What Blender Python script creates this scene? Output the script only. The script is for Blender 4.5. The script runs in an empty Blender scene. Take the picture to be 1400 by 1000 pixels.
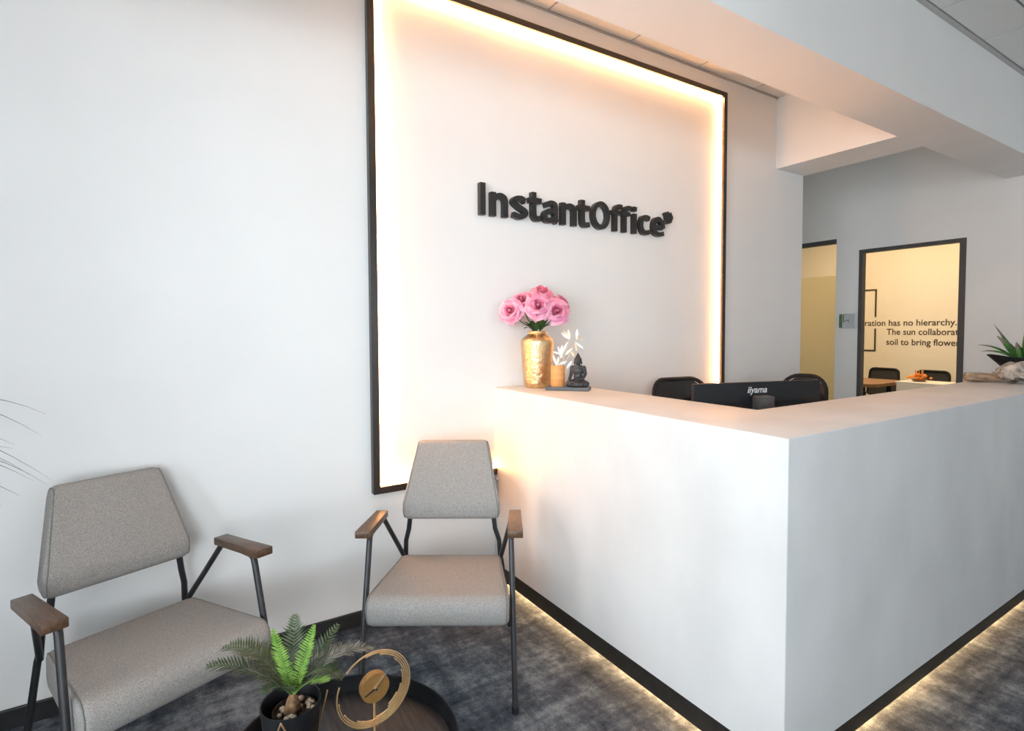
import bpy, bmesh, math, random
from mathutils import Vector, Matrix, Quaternion
PI = math.pi
C = bpy.context.scene.collection
S = bpy.context.scene

# ------------------------------------------------------------------ camera
cam_d = bpy.data.cameras.new('camera')
cam = bpy.data.objects.new('camera', cam_d); C.objects.link(cam)
S.camera = cam
cam_d.sensor_width = 36.0
cam_d.lens = 739.56 / 1400 * 36.0
cam_d.shift_y = -20.19 / 1400
cam_d.clip_start = 0.02
yaw, pitch, roll = math.radians(32.028), math.radians(-2.233), math.radians(-0.241)
fw = Vector((math.sin(yaw)*math.cos(pitch), math.cos(yaw)*math.cos(pitch), math.sin(pitch)))
rt = Vector((math.cos(yaw), -math.sin(yaw), 0)); up = rt.cross(fw)
RT = rt*math.cos(roll) + up*math.sin(roll); UP = -rt*math.sin(roll) + up*math.cos(roll)
cam.matrix_world = Matrix(((RT.x, UP.x, -fw.x, -1.4032), (RT.y, UP.y, -fw.y, -2.4224), (RT.z, UP.z, -fw.z, 1.3452), (0, 0, 0, 1)))

# ------------------------------------------------------------------ light and exposure
S.view_settings.view_transform = 'Standard'
S.view_settings.look = 'None'
S.view_settings.exposure = 0.0
S.view_settings.gamma = 1.0
S.view_settings.use_curve_mapping = False
SKY = 10.9
LED = 165.0
FLOOR_LED = 42.0
MEET_W = 80.0
world = bpy.data.worlds.new('daylight'); S.world = world
world.use_nodes = True
bg = world.node_tree.nodes['Background']
bg.inputs[0].default_value = (0.88, 0.95, 1.0, 1)
bg.inputs[1].default_value = SKY

def portal(name, loc, rot, sx, sy):
    l = bpy.data.lights.new(name, 'AREA'); l.shape = 'RECTANGLE'; l.size = sx; l.size_y = sy
    l.cycles.is_portal = True
    o = bpy.data.objects.new(name, l); C.objects.link(o); o.location = loc; o.rotation_euler = rot
WIN_Y0, WIN_Y1, WIN_Z0, WIN_Z1 = -3.5, -1.4, 0.45, 2.75
BAYX, BAYY = -1.15, -3.55            # added bay and window, lighting the back wall: the room is wider further right
WIN_X0, WIN_X1 = -3.05, -1.65
XL = -3.1
portal('window_portal', (XL-0.16, (WIN_Y0+WIN_Y1)/2, (WIN_Z0+WIN_Z1)/2), (0, -PI/2, 0), WIN_Z1-WIN_Z0, WIN_Y1-WIN_Y0)
portal('window_portal', ((WIN_X0+WIN_X1)/2, BAYY-0.16, (WIN_Z0+WIN_Z1)/2), (PI/2, 0, 0), WIN_X1-WIN_X0, WIN_Z1-WIN_Z0)
FWX0, FWX1, FWZ0, FWZ1 = 0.8, 3.0, 1.0, 2.3        # unseen window added in the far front wall as fill light
EWX0, EWX1, EWZ0, EWZ1 = 3.0, 4.15, 0.8, 1.45       # window at the end of the passage
portal('window_portal', ((FWX0+FWX1)/2, -8.16, (FWZ0+FWZ1)/2), (PI/2, 0, 0), FWX1-FWX0, FWZ1-FWZ0)
portal('window_portal', ((EWX0+EWX1)/2, 3.16, (EWZ0+EWZ1)/2), (-PI/2, 0, 0), EWX1-EWX0, EWZ1-EWZ0)
ml = bpy.data.lights.new('meeting_room_light', 'AREA'); ml.shape = 'RECTANGLE'; ml.size = 1.6; ml.size_y = 2.4
ml.energy = MEET_W; ml.color = (1.0, 0.70, 0.38)
mo = bpy.data.objects.new('meeting_room_light', ml); C.objects.link(mo); mo.location = (5.5, 0.6, 2.98)

# ------------------------------------------------------------------ materials
def mat(name, col, rough=0.5, metal=0.0, spec=0.5, col2=None, scale=20, detail=4, bump=0.0, bscale=None, stretch=(1, 1, 1), coat=0.0, lo=0.35, hi=0.65):
    m = bpy.data.materials.new(name); m.use_nodes = True
    nt = m.node_tree; b = nt.nodes['Principled BSDF']
    b.inputs['Base Color'].default_value = (*col, 1); b.inputs['Roughness'].default_value = rough
    b.inputs['Metallic'].default_value = metal; b.inputs['Specular IOR Level'].default_value = spec
    b.inputs['Coat Weight'].default_value = coat
    tc = nt.nodes.new('ShaderNodeTexCoord'); mp = nt.nodes.new('ShaderNodeMapping')
    mp.inputs['Scale'].default_value = stretch
    nt.links.new(tc.outputs['Object'], mp.inputs['Vector'])
    if col2 is not None:
        n = nt.nodes.new('ShaderNodeTexNoise'); n.inputs['Scale'].default_value = scale; n.inputs['Detail'].default_value = detail
        r = nt.nodes.new('ShaderNodeValToRGB'); r.color_ramp.elements[0].position = lo; r.color_ramp.elements[1].position = hi
        r.color_ramp.elements[0].color = (*col, 1); r.color_ramp.elements[1].color = (*col2, 1)
        nt.links.new(mp.outputs[0], n.inputs['Vector']); nt.links.new(n.outputs['Fac'], r.inputs['Fac'])
        nt.links.new(r.outputs[0], b.inputs['Base Color'])
    if bump:
        n2 = nt.nodes.new('ShaderNodeTexNoise'); n2.inputs['Scale'].default_value = bscale or scale; n2.inputs['Detail'].default_value = 5
        bp = nt.nodes.new('ShaderNodeBump'); bp.inputs['Strength'].default_value = bump; bp.inputs['Distance'].default_value = 0.01
        nt.links.new(mp.outputs[0], n2.inputs['Vector']); nt.links.new(n2.outputs['Fac'], bp.inputs['Height'])
        nt.links.new(bp.outputs[0], b.inputs['Normal'])
    return m
def emit(name, col, st):
    m = bpy.data.materials.new(name); m.use_nodes = True
    nt = m.node_tree; nt.nodes.remove(nt.nodes['Principled BSDF'])
    e = nt.nodes.new('ShaderNodeEmission'); e.inputs[0].default_value = (*col, 1); e.inputs[1].default_value = st
    nt.links.new(e.outputs[0], nt.nodes['Material Output'].inputs[0])
    return m
M = {}
M['wall'] = mat('wall_paint', (0.845, 0.845, 0.84), 0.7, col2=(0.865, 0.865, 0.86), scale=3, bump=0.05, bscale=220, spec=0.25)
M['wall_cream'] = mat('wall_cream_paint', (0.80, 0.775, 0.71), 0.75, col2=(0.82, 0.795, 0.73), scale=3, spec=0.2)
M['plaster'] = mat('counter_plaster', (0.63, 0.63, 0.627), 0.52, col2=(0.715, 0.715, 0.712), scale=3.2, detail=9, bump=0.10, bscale=7, stretch=(1, 1, 0.6), spec=0.35)
M['tile'] = mat('ceiling_tile', (0.78, 0.78, 0.76), 0.9, col2=(0.80, 0.80, 0.78), scale=60, bump=0.15, bscale=250, spec=0.1)
M['grid'] = mat('ceiling_grid', (0.20, 0.20, 0.195), 0.6)
M['trim'] = mat('trim_grey', (0.50, 0.49, 0.47), 0.5)
M['black_profile'] = mat('black_profile', (0.020, 0.017, 0.015), 0.35, col2=(0.026, 0.022, 0.019), scale=40)
M['black_base'] = mat('black_base', (0.016, 0.016, 0.017), 0.5, col2=(0.022, 0.022, 0.023), scale=30)
M['plinth'] = mat('black_plinth', (0.018, 0.016, 0.014), 0.45, col2=(0.026, 0.023, 0.02), scale=25)
M['tube'] = mat('black_tube', (0.018, 0.019, 0.022), 0.38, col2=(0.023, 0.024, 0.027), scale=50)
M['black_plastic'] = mat('black_plastic', (0.016, 0.0175, 0.021), 0.6, spec=0.2, col2=(0.020, 0.022, 0.025), scale=200, bump=0.03, bscale=400)
M['dark_plastic2'] = mat('dark_grey_plastic', (0.055, 0.057, 0.062), 0.5, col2=(0.06, 0.062, 0.068), scale=200)
M['mesh_fabric'] = mat('chair_mesh', (0.016, 0.017, 0.021), 0.85, col2=(0.05, 0.052, 0.058), scale=420, detail=1, bump=0.3, bscale=420)
M['letter'] = mat('sign_black', (0.016, 0.016, 0.017), 0.4, col2=(0.02, 0.02, 0.021), scale=60)
M['ink'] = mat('wall_print', (0.05, 0.037, 0.03), 0.6)
M['fabric'] = mat('grey_fabric', (0.265, 0.254, 0.243), 0.95, col2=(0.415, 0.398, 0.382), scale=330, detail=3, bump=0.35, bscale=420, spec=0.1)
M['piping'] = mat('grey_piping', (0.19, 0.185, 0.18), 0.95, col2=(0.26, 0.255, 0.25), scale=330, bump=0.3, bscale=400, spec=0.1)
M['armwood'] = mat('dark_wood', (0.070, 0.036, 0.019), 0.38, col2=(0.13, 0.072, 0.04), scale=14, detail=6, stretch=(9, 1.2, 9), bump=0.08, bscale=25)
M['traywood'] = mat('black_stained_wood', (0.008, 0.008, 0.009), 0.42, spec=0.3, col2=(0.026, 0.026, 0.028), scale=9, detail=6, stretch=(10, 1, 1), bump=0.12, bscale=14, lo=0.42, hi=0.62)
M['rimblack'] = mat('black_rim', (0.005, 0.005, 0.006), 0.5, spec=0.15, col2=(0.008, 0.008, 0.009), scale=30)
M['gold'] = mat('brushed_gold', (0.85, 0.54, 0.25), 0.40, 0.85, col2=(0.92, 0.62, 0.32), scale=60)
M['golddial'] = mat('matt_gold', (0.42, 0.22, 0.07), 0.5, 0.75, col2=(0.47, 0.25, 0.085), scale=80)
M['vasegold'] = mat('hammered_gold', (0.66, 0.46, 0.24), 0.36, 1.0, col2=(0.78, 0.58, 0.35), scale=60, bump=0.55, bscale=55)
M['silver'] = mat('silver', (0.75, 0.75, 0.75), 0.25, 1.0)
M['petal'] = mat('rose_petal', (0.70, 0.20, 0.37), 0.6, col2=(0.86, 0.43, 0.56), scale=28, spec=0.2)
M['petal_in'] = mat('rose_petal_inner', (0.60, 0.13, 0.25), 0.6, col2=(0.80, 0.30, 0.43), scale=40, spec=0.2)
M['leaf_d'] = mat('dark_leaf', (0.018, 0.050, 0.014), 0.5, col2=(0.05, 0.12, 0.03), scale=40)
M['stem'] = mat('green_stem', (0.03, 0.07, 0.02), 0.6)
M['frond_b'] = mat('bright_frond', (0.085, 0.18, 0.022), 0.5, col2=(0.19, 0.32, 0.06), scale=50)
M['frond_d'] = mat('dull_frond', (0.022, 0.050, 0.012), 0.6, col2=(0.085, 0.10, 0.05), scale=45)
M['frond_g'] = mat('grey_frond', (0.06, 0.065, 0.045), 0.7, col2=(0.20, 0.19, 0.165), scale=60)
M['trunk'] = mat('fibrous_trunk', (0.09, 0.045, 0.02), 0.9, col2=(0.25, 0.14, 0.07), scale=60, bump=0.6, bscale=80)
M['pot'] = mat('black_pot', (0.006, 0.0065, 0.008), 0.45, spec=0.3, col2=(0.009, 0.0095, 0.011), scale=30)
M['soil'] = mat('dark_soil', (0.02, 0.013, 0.008), 0.95, col2=(0.05, 0.03, 0.02), scale=120, bump=0.8, bscale=150)
M['pebble'] = mat('pebble', (0.35, 0.25, 0.17), 0.6, col2=(0.66, 0.58, 0.48), scale=25)
M['amber'] = mat('terracotta_wood', (0.62, 0.27, 0.08), 0.55, col2=(0.72, 0.35, 0.13), scale=8, stretch=(1, 1, 6))
M['white_sprig'] = mat('white_sprig', (0.84, 0.82, 0.76), 0.7, col2=(0.86, 0.85, 0.82), scale=60)
M['cream_sprig'] = mat('cream_sprig', (0.75, 0.58, 0.30), 0.7, col2=(0.82, 0.70, 0.45), scale=60)
M['slate'] = mat('slate', (0.075, 0.09, 0.11), 0.6, col2=(0.10, 0.118, 0.14), scale=30, bump=0.1)
M['statue_stone'] = mat('dark_stone', (0.022, 0.025, 0.030), 0.5, col2=(0.035, 0.039, 0.046), scale=60)
M['drift'] = mat('driftwood', (0.22, 0.14, 0.08), 0.85, col2=(0.50, 0.38, 0.27), scale=18, detail=6, stretch=(1, 3, 3), bump=0.5, bscale=30)
M['driftgrey'] = mat('grey_driftwood', (0.13, 0.11, 0.09), 0.85, col2=(0.62, 0.58, 0.52), scale=28, detail=6, bump=0.7, bscale=40)
M['stone'] = mat('grey_stone', (0.28, 0.28, 0.28), 0.7, col2=(0.42, 0.42, 0.42), scale=30, bump=0.2)
M['succ'] = mat('succulent_leaf', (0.035, 0.12, 0.02), 0.45, col2=(0.10, 0.26, 0.05), scale=25)
M['succ_tip'] = mat('succulent_tip', (0.22, 0.17, 0.11), 0.6, col2=(0.30, 0.24, 0.16), scale=40)
M['bowl'] = mat('black_bowl', (0.010, 0.011, 0.013), 0.4, col2=(0.014, 0.015, 0.017), scale=30)
M['doorframe'] = mat('anthracite_frame', (0.060, 0.060, 0.065), 0.45, col2=(0.067, 0.067, 0.072), scale=30)
M['white_lam'] = mat('white_laminate', (0.80, 0.81, 0.82), 0.4, col2=(0.82, 0.83, 0.84), scale=5)
M['wood'] = mat('brown_wood', (0.20, 0.095, 0.04), 0.35, col2=(0.34, 0.18, 0.085), scale=8, detail=6, stretch=(8, 1, 8))
M['worktop'] = mat('worktop', (0.55, 0.54, 0.52), 0.5, col2=(0.58, 0.57, 0.55), scale=10)
M['orange'] = mat('orange_bloom', (0.85, 0.25, 0.02), 0.6, col2=(0.95, 0.38, 0.06), scale=60)
M['grey_leaf'] = mat('grey_brown_leaf', (0.022, 0.020, 0.017), 0.7, col2=(0.045, 0.04, 0.033), scale=40)
M['print_white'] = mat('logo_print', (0.62, 0.63, 0.64), 0.5)
M['print_green'] = mat('bamboo_print', (0.05, 0.12, 0.03), 0.5, col2=(0.16, 0.24, 0.10), scale=70, stretch=(1, 1, 0.3))
M['print_brown'] = mat('twig_print', (0.25, 0.19, 0.11), 0.5)
M['print_grey'] = mat('grey_print', (0.30, 0.33, 0.36), 0.5)
M['alu'] = mat('aluminium', (0.55, 0.56, 0.57), 0.35, 0.9)
M['cable'] = mat('white_plastic', (0.75, 0.75, 0.73), 0.4)
M['winframe'] = mat('white_window_frame', (0.75, 0.76, 0.77), 0.4, col2=(0.77, 0.78, 0.79), scale=10)
M['led'] = emit('warm_led', (1.0, 0.46, 0.17), LED)
M['led_floor'] = emit('warm_floor_led', (1.0, 0.62, 0.28), FLOOR_LED)

def carpet():
    m = bpy.data.materials.new('carpet'); m.use_nodes = True
    nt = m.node_tree; b = nt.nodes['Principled BSDF']; b.inputs['Roughness'].default_value = 0.95; b.inputs['Specular IOR Level'].default_value = 0.1
    tc = nt.nodes.new('ShaderNodeTexCoord')
    def noise(sc, det, st, rot=0.0):
        mp = nt.nodes.new('ShaderNodeMapping'); mp.inputs['Scale'].default_value = st; mp.inputs['Rotation'].default_value = (0, 0, rot)
        n = nt.nodes.new('ShaderNodeTexNoise'); n.inputs['Scale'].default_value = sc; n.inputs['Detail'].default_value = det; n.inputs['Roughness'].default_value = 0.65
        nt.links.new(tc.outputs['Object'], mp.inputs[0]); nt.links.new(mp.outputs[0], n.inputs['Vector']); return n.outputs['Fac']
    def mth(op, a, c):
        q = nt.nodes.new('ShaderNodeMath'); q.operation = op
        for i, x in enumerate((a, c)):
            if isinstance(x, (int, float)): q.inputs[i].default_value = x
            else: nt.links.new(x, q.inputs[i])
        return q.outputs[0]
    f = mth('ADD', mth('MULTIPLY', noise(2.0, 6, (1, 4.5, 1)), 0.34), mth('MULTIPLY', noise(2.4, 6, (4.0, 1, 1)), 0.30))
    f = mth('ADD', f, mth('MULTIPLY', noise(38, 4, (1, 1, 1)), 0.18))
    f = mth('ADD', f, mth('MULTIPLY', noise(260, 2, (1, 1, 1)), 0.18))
    r = nt.nodes.new('ShaderNodeValToRGB'); nt.links.new(f, r.inputs[0])
    e = r.color_ramp.elements; e[0].position = 0.40; e[0].color = (0.024, 0.030, 0.041, 1); e[1].position = 0.62; e[1].color = (0.37, 0.40, 0.43, 1)
    x = e.new(0.50); x.color = (0.108, 0.124, 0.150, 1)
    nt.links.new(r.outputs[0], b.inputs['Base Color'])
    bp = nt.nodes.new('ShaderNodeBump'); bp.inputs['Strength'].default_value = 0.6; bp.inputs['Distance'].default_value = 0.008
    nt.links.new(noise(380, 2, (1, 1, 1)), bp.inputs['Height']); nt.links.new(bp.outputs[0], b.inputs['Normal'])
    return m
M['carpet'] = carpet()
def thin_glass(name, frost=False):
    m = bpy.data.materials.new(name); m.use_nodes = True
    nt = m.node_tree; nt.nodes.remove(nt.nodes['Principled BSDF']); out = nt.nodes['Material Output']
    g = nt.nodes.new('ShaderNodeBsdfGlossy'); g.inputs['Roughness'].default_value = 0.02
    mx = nt.nodes.new('ShaderNodeMixShader')
    if frost:
        t = nt.nodes.new('ShaderNodeBsdfTranslucent'); t.inputs[0].default_value = (0.80, 0.77, 0.62, 1)
        d = nt.nodes.new('ShaderNodeBsdfDiffuse'); d.inputs[0].default_value = (0.62, 0.58, 0.40, 1)
        m2 = nt.nodes.new('ShaderNodeMixShader'); m2.inputs[0].default_value = 0.30
        nt.links.new(t.outputs[0], m2.inputs[1]); nt.links.new(d.outputs[0], m2.inputs[2]); base = m2.outputs[0]
        mx.inputs[0].default_value = 0.03
    else:
        t = nt.nodes.new('ShaderNodeBsdfTransparent'); t.inputs[0].default_value = (0.97, 0.98, 0.98, 1); base = t.outputs[0]
        fr = nt.nodes.new('ShaderNodeFresnel'); fr.inputs[0].default_value = 1.35
        nt.links.new(fr.outputs[0], mx.inputs[0])
    nt.links.new(base, mx.inputs[1]); nt.links.new(g.outputs[0], mx.inputs[2]); nt.links.new(mx.outputs[0], out.inputs[0])
    return m
M['glass'] = thin_glass('clear_glass'); M['frost'] = thin_glass('frosted_glass', True)

# ------------------------------------------------------------------ helpers
def obj(name, bm, m, parent=None, smooth=False, kind=None, label=None):
    me = bpy.data.meshes.new(name)
    if isinstance(bm, bmesh.types.BMesh):
        bmesh.ops.recalc_face_normals(bm, faces=bm.faces[:])
        bm.to_mesh(me); bm.free()
    else: me = bm
    for x in (m if isinstance(m, (list, tuple)) else [m]): me.materials.append(x)
    if smooth:
        for p in me.polygons: p.use_smooth = True
        if smooth == 'auto':
            try: me.set_sharp_from_angle(angle=math.radians(38))
            except Exception: pass
    o = bpy.data.objects.new(name, me); C.objects.link(o)
    if parent: o.parent = parent
    if kind: o['kind'] = kind
    if label: o['label'] = label
    return o
def thing(name, label, cat, loc=(0, 0, 0), rotz=0, group=None):
    o = bpy.data.objects.new(name, None); C.objects.link(o); o.empty_display_size = 0.05
    o.location = loc; o.rotation_euler = (0, 0, rotz)
    o['label'] = label; o['category'] = cat
    if group: o['group'] = group
    return o
def tag(o, label, cat, group=None):
    o['label'] = label; o['category'] = cat
    if group: o['group'] = group
    return o
def empty_struct(name, loc=(0, 0, 0)):
    o = bpy.data.objects.new(name, None); C.objects.link(o); o.location = loc; o['kind'] = 'structure'; return o
def copy_tree(o, parent=None):
    c = o.copy(); C.objects.link(c); c.parent = parent
    for ch in [x for x in bpy.data.objects if x.parent == o]: copy_tree(ch, c)
    return c
def add_box(bm, x0, x1, y0, y1, z0, z1, bevel=0.0, seg=2):
    r = bmesh.ops.create_cube(bm, size=1.0)
    for v in r['verts']:
        v.co = Vector(((x0+x1)/2 + v.co.x*(x1-x0), (y0+y1)/2 + v.co.y*(y1-y0), (z0+z1)/2 + v.co.z*(z1-z0)))
    if bevel:
        es = list({e for v in r['verts'] for e in v.link_edges})
        bmesh.ops.bevel(bm, geom=es, offset=bevel, segments=seg, affect='EDGES', profile=0.5)
    return bm
def box(*a, **k): return add_box(bmesh.new(), *a, **k)
def add_tube(bm, pts, r, n=10, caps=True):
    pts = [Vector(p) for p in pts]; k = len(pts)
    rad = r if isinstance(r, (list, tuple)) else [r]*k
    t0 = (pts[1]-pts[0]).normalized()
    u = t0.orthogonal().normalized(); rings = []
    for i, p in enumerate(pts):
        if i == 0: t = t0
        elif i == k-1: t = (pts[i]-pts[i-1]).normalized()
        else: t = ((pts[i]-pts[i-1]).normalized()+(pts[i+1]-pts[i]).normalized()).normalized()
        u = (u - t*u.dot(t)).normalized(); w = t.cross(u)
        rings.append([bm.verts.new(p + (u*math.cos(2*PI*j/n)+w*math.sin(2*PI*j/n))*rad[i]) for j in range(n)])
    for a, b in zip(rings, rings[1:]):
        for j in range(n): bm.faces.new((a[j], a[(j+1) % n], b[(j+1) % n], b[j]))
    if caps: bm.faces.new(rings[0][::-1]); bm.faces.new(rings[-1])
    return bm
def tube(*a, **k): return add_tube(bmesh.new(), *a, **k)
def add_lathe(bm, prof, n=32, c=(0, 0, 0), close=False):
    rings = []
    for r, z in prof:
        if r < 1e-6: rings.append([bm.verts.new((c[0], c[1], c[2]+z))])
        else: rings.append([bm.verts.new((c[0]+r*math.cos(2*PI*j/n), c[1]+r*math.sin(2*PI*j/n), c[2]+z)) for j in range(n)])
    for a, b in zip(rings, rings[1:]):
        for j in range(n):
            j2 = (j+1) % n
            if len(a) == 1 and len(b) == 1: continue
            if len(a) == 1: bm.faces.new((a[0], b[j2], b[j]))
            elif len(b) == 1: bm.faces.new((a[j], a[j2], b[0]))
            else: bm.faces.new((a[j], a[j2], b[j2], b[j]))
    return bm
def lathe(*a, **k): return add_lathe(bmesh.new(), *a, **k)
def add_blob(bm, c, s, rot=None, sub=2, jitter=0, seed=0):
    r = bmesh.ops.create_icosphere(bm, subdivisions=sub, radius=1.0); rd = random.Random(seed)
    R = rot.to_matrix() if rot else Matrix.Identity(3)
    for v in r['verts']:
        k = 1 + (rd.random()-0.5)*jitter
        v.co = R @ Vector((v.co.x*s[0]*k, v.co.y*s[1]*k, v.co.z*s[2]*k)) + Vector(c)
    return bm
def smooth_curve(pts, n=6):
    P = [Vector(p) for p in pts]; P = [2*P[0]-P[1]] + P + [2*P[-1]-P[-2]]; out = []
    for i in range(1, len(P)-2):
        for k in range(n):
            t = k/n; a, b, c, d = P[i-1:i+3]
            out.append(0.5*((2*b)+(c-a)*t+(2*a-5*b+4*c-d)*t*t+(3*b-a-3*c+d)*t**3))
    out.append(P[-2]); return out

# ------------------------------------------------------------------ room shell
ZC = 3.055
XR = 4.285
YF = -8.0
obj('floor', box(XL-0.2, 7.2, YF-0.2, 3.2, -0.08, 0), M['carpet'], kind='structure')
ceil = obj('ceiling', box(XL-0.2, 7.2, YF-0.2, 3.2, ZC+0.012, ZC+0.2), M['grid'], kind='structure')
# back wall with the lit frame: one box ending at the corridor
obj('wall_back', box(XL-0.2, 2.81, 0, 0.2, 0, ZC+0.012), M['wall'], kind='structure')
obj('wall_corridor', box(2.61, 2.81, 0.2, 3.0, 0, ZC+0.012), M['wall'], kind='structure')
def wall_with_window(name, x0, x1, y0, y1, a, b, c, d, win):
    bm = bmesh.new()
    for p, q, r, t in ((x0, a, 0, ZC+0.012), (a, b, 0, c), (a, b, d, ZC+0.012), (b, x1, 0, ZC+0.012)): add_box(bm, p, q, y0, y1, r, t)
    obj(name, bm, M['wall'], kind='structure')
    w = empty_struct(win, (0, (y0+y1)/2, 0))
    for n_, p, q, r, t in (('window_frame', a, b, c, c+0.05), ('window_frame', a, b, d-0.05, d), ('mullion', a, a+0.05, c+0.05, d-0.05), ('mullion', b-0.05, b, c+0.05, d-0.05), ('mullion', (a+b)/2-0.025, (a+b)/2+0.025, c+0.05, d-0.05)):
        obj(n_, box(p, q, -0.03, 0.03, r, t), M['winframe'], w, kind='structure')
    for p, q in ((a+0.05, (a+b)/2-0.025), ((a+b)/2+0.025, b-0.05)): obj('pane', box(p, q, -0.003, 0.003, c+0.05, d-0.05), M['glass'], w, kind='structure')
wall_with_window('wall_end', 2.61, 7.2, 3.0, 3.2, EWX0, EWX1, EWZ0, EWZ1, 'window_5')
DJ0, DJ1, DH = -0.565, 0.278, 2.107          # outer edges of the meeting room door frame
GY0, GY1, GH = 0.493, 1.75, 2.245            # glazed opening further back
bm = bmesh.new()
for y0, y1, z0, z1 in ((YF, DJ0+0.01, 0, ZC+0.012), (DJ0+0.01, DJ1-0.01, DH-0.01, ZC+0.012), (DJ1-0.01, GY0, 0, ZC+0.012), (GY0, GY1, GH, ZC+0.012), (GY1, 3.0, 0, ZC+0.012)):
    add_box(bm, XR, XR+0.06, y0, y1, z0, z1)
obj('wall_right', bm, M['wall'], kind='structure')
bm = bmesh.new()
for y0, y1, z0, z1 in ((BAYY, WIN_Y0, 0, ZC+0.012), (WIN_Y0, WIN_Y1, 0, WIN_Z0), (WIN_Y0, WIN_Y1, WIN_Z1, ZC+0.012), (WIN_Y1, 0, 0, ZC+0.012)):
    add_box(bm, XL-0.2, XL, y0, y1, z0, z1)
obj('wall_left', bm, M['wall'], kind='structure')
bm = bmesh.new()
for x0, x1, z0, z1 in ((XL-0.2, WIN_X0, 0, ZC+0.012), (WIN_X0, WIN_X1, 0, WIN_Z0), (WIN_X0, WIN_X1, WIN_Z1, ZC+0.012), (WIN_X1, BAYX, 0, ZC+0.012)):
    add_box(bm, x0, x1, BAYY-0.2, BAYY, z0, z1)
add_box(bm, BAYX-0.2, BAYX, YF, BAYY-0.2, 0, ZC+0.012)
obj('wall_added_bay', bm, M['wall'], kind='structure')  # unseen bay shaped to keep front wall bounce off the counter
w3 = empty_struct('added_window_3', (0, BAYY-0.1, 0))  # unseen window added behind the camera to brighten the back wall
def wpart3(name, x0, x1, z0, z1, m, dy=0.035):
    return obj(name, box(x0, x1, -dy, dy, z0, z1), m, w3, kind='structure')
for z in (WIN_Z0, WIN_Z1-0.06): wpart3('window_frame', WIN_X0, WIN_X1, z, z+0.06, M['winframe'])
for x in (WIN_X0, (WIN_X0+WIN_X1)/2-0.035, WIN_X1-0.07): wpart3('mullion', x, x+0.07, WIN_Z0+0.06, WIN_Z1-0.06, M['winframe'])
for a, b in ((WIN_X0+0.07, (WIN_X0+WIN_X1)/2-0.035), ((WIN_X0+WIN_X1)/2+0.035, WIN_X1-0.07)): wpart3('pane', a, b, WIN_Z0+0.06, WIN_Z1-0.06, M['glass'], 0.003)
wall_with_window('wall_front', BAYX-0.2, 7.2, YF-0.2, YF, FWX0, FWX1, FWZ0, FWZ1, 'added_window_4')  # its window is added to lift the right side of the room
obj('wall_meeting_room', box(7.0, 7.2, -3.2, 3.0, 0, ZC+0.012), M['wall_cream'], kind='structure')
obj('wall_meeting_room_side', box(XR+0.06, 7.0, -3.2, -3.0, 0, ZC+0.012), M['wall_cream'], kind='structure')
# window in the left wall (behind the camera's left shoulder): daylight comes through it
w2 = empty_struct('window_2', (XL-0.1, 0, 0))
def wpart(name, y0, y1, z0, z1, m, dx=0.035):
    return obj(name, box(-dx, dx, y0, y1, z0, z1), m, w2, kind='structure')
wpart('window_frame', WIN_Y0, WIN_Y1, WIN_Z0, WIN_Z0+0.06, M['winframe']); wpart('window_frame', WIN_Y0, WIN_Y1, WIN_Z1-0.06, WIN_Z1, M['winframe'])
nw = 2
for i in range(nw+1):
    y = WIN_Y0 + (WIN_Y1-WIN_Y0)*i/nw
    wpart('mullion', max(WIN_Y0, y-0.035), min(WIN_Y1, y+0.035), WIN_Z0+0.06, WIN_Z1-0.06, M['winframe'])
for i in range(nw):
    a = WIN_Y0 + (WIN_Y1-WIN_Y0)*i/nw; b = WIN_Y0 + (WIN_Y1-WIN_Y0)*(i+1)/nw
    wpart('pane', a+0.035, b-0.035, WIN_Z0+0.06, WIN_Z1-0.06, M['glass'], 0.003)
# baseboards
obj('baseboard_back', box(XL, -0.0, -0.012, 0, 0, 0.068, bevel=0.003), M['black_base'], kind='structure')
obj('baseboard_right', box(XR-0.012, XR, YF, DJ0, 0, 0.068, bevel=0.003), M['black_base'], kind='structure')
obj('baseboard_left', box(XL, XL+0.012, BAYY, -0.012, 0, 0.068, bevel=0.003), M['black_base'], kind='structure')
# downstand beams under the ceiling
BY0, BY1, BZ = -1.097, -0.80, 2.539
obj('beam_long', box(XL, XR, BY0, BY1, BZ, ZC+0.012), M['wall'], kind='structure')
obj('beam_cross', box(2.45, 2.81, BY1, 0, BZ, ZC+0.012), M['wall'], kind='structure')
obj('trim_1', box(XL, XR, BY0-0.025, BY0, ZC-0.006, ZC+0.012), M['trim'], kind='structure')
obj('trim_2', box(XL, 2.45, -0.010, 0, ZC-0.004, ZC+0.012), M['trim'], kind='structure')
obj('trim_3', box(2.81, XR, BY1, BY1+0.022, ZC-0.006, ZC+0.012), M['trim'], kind='structure')
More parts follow.
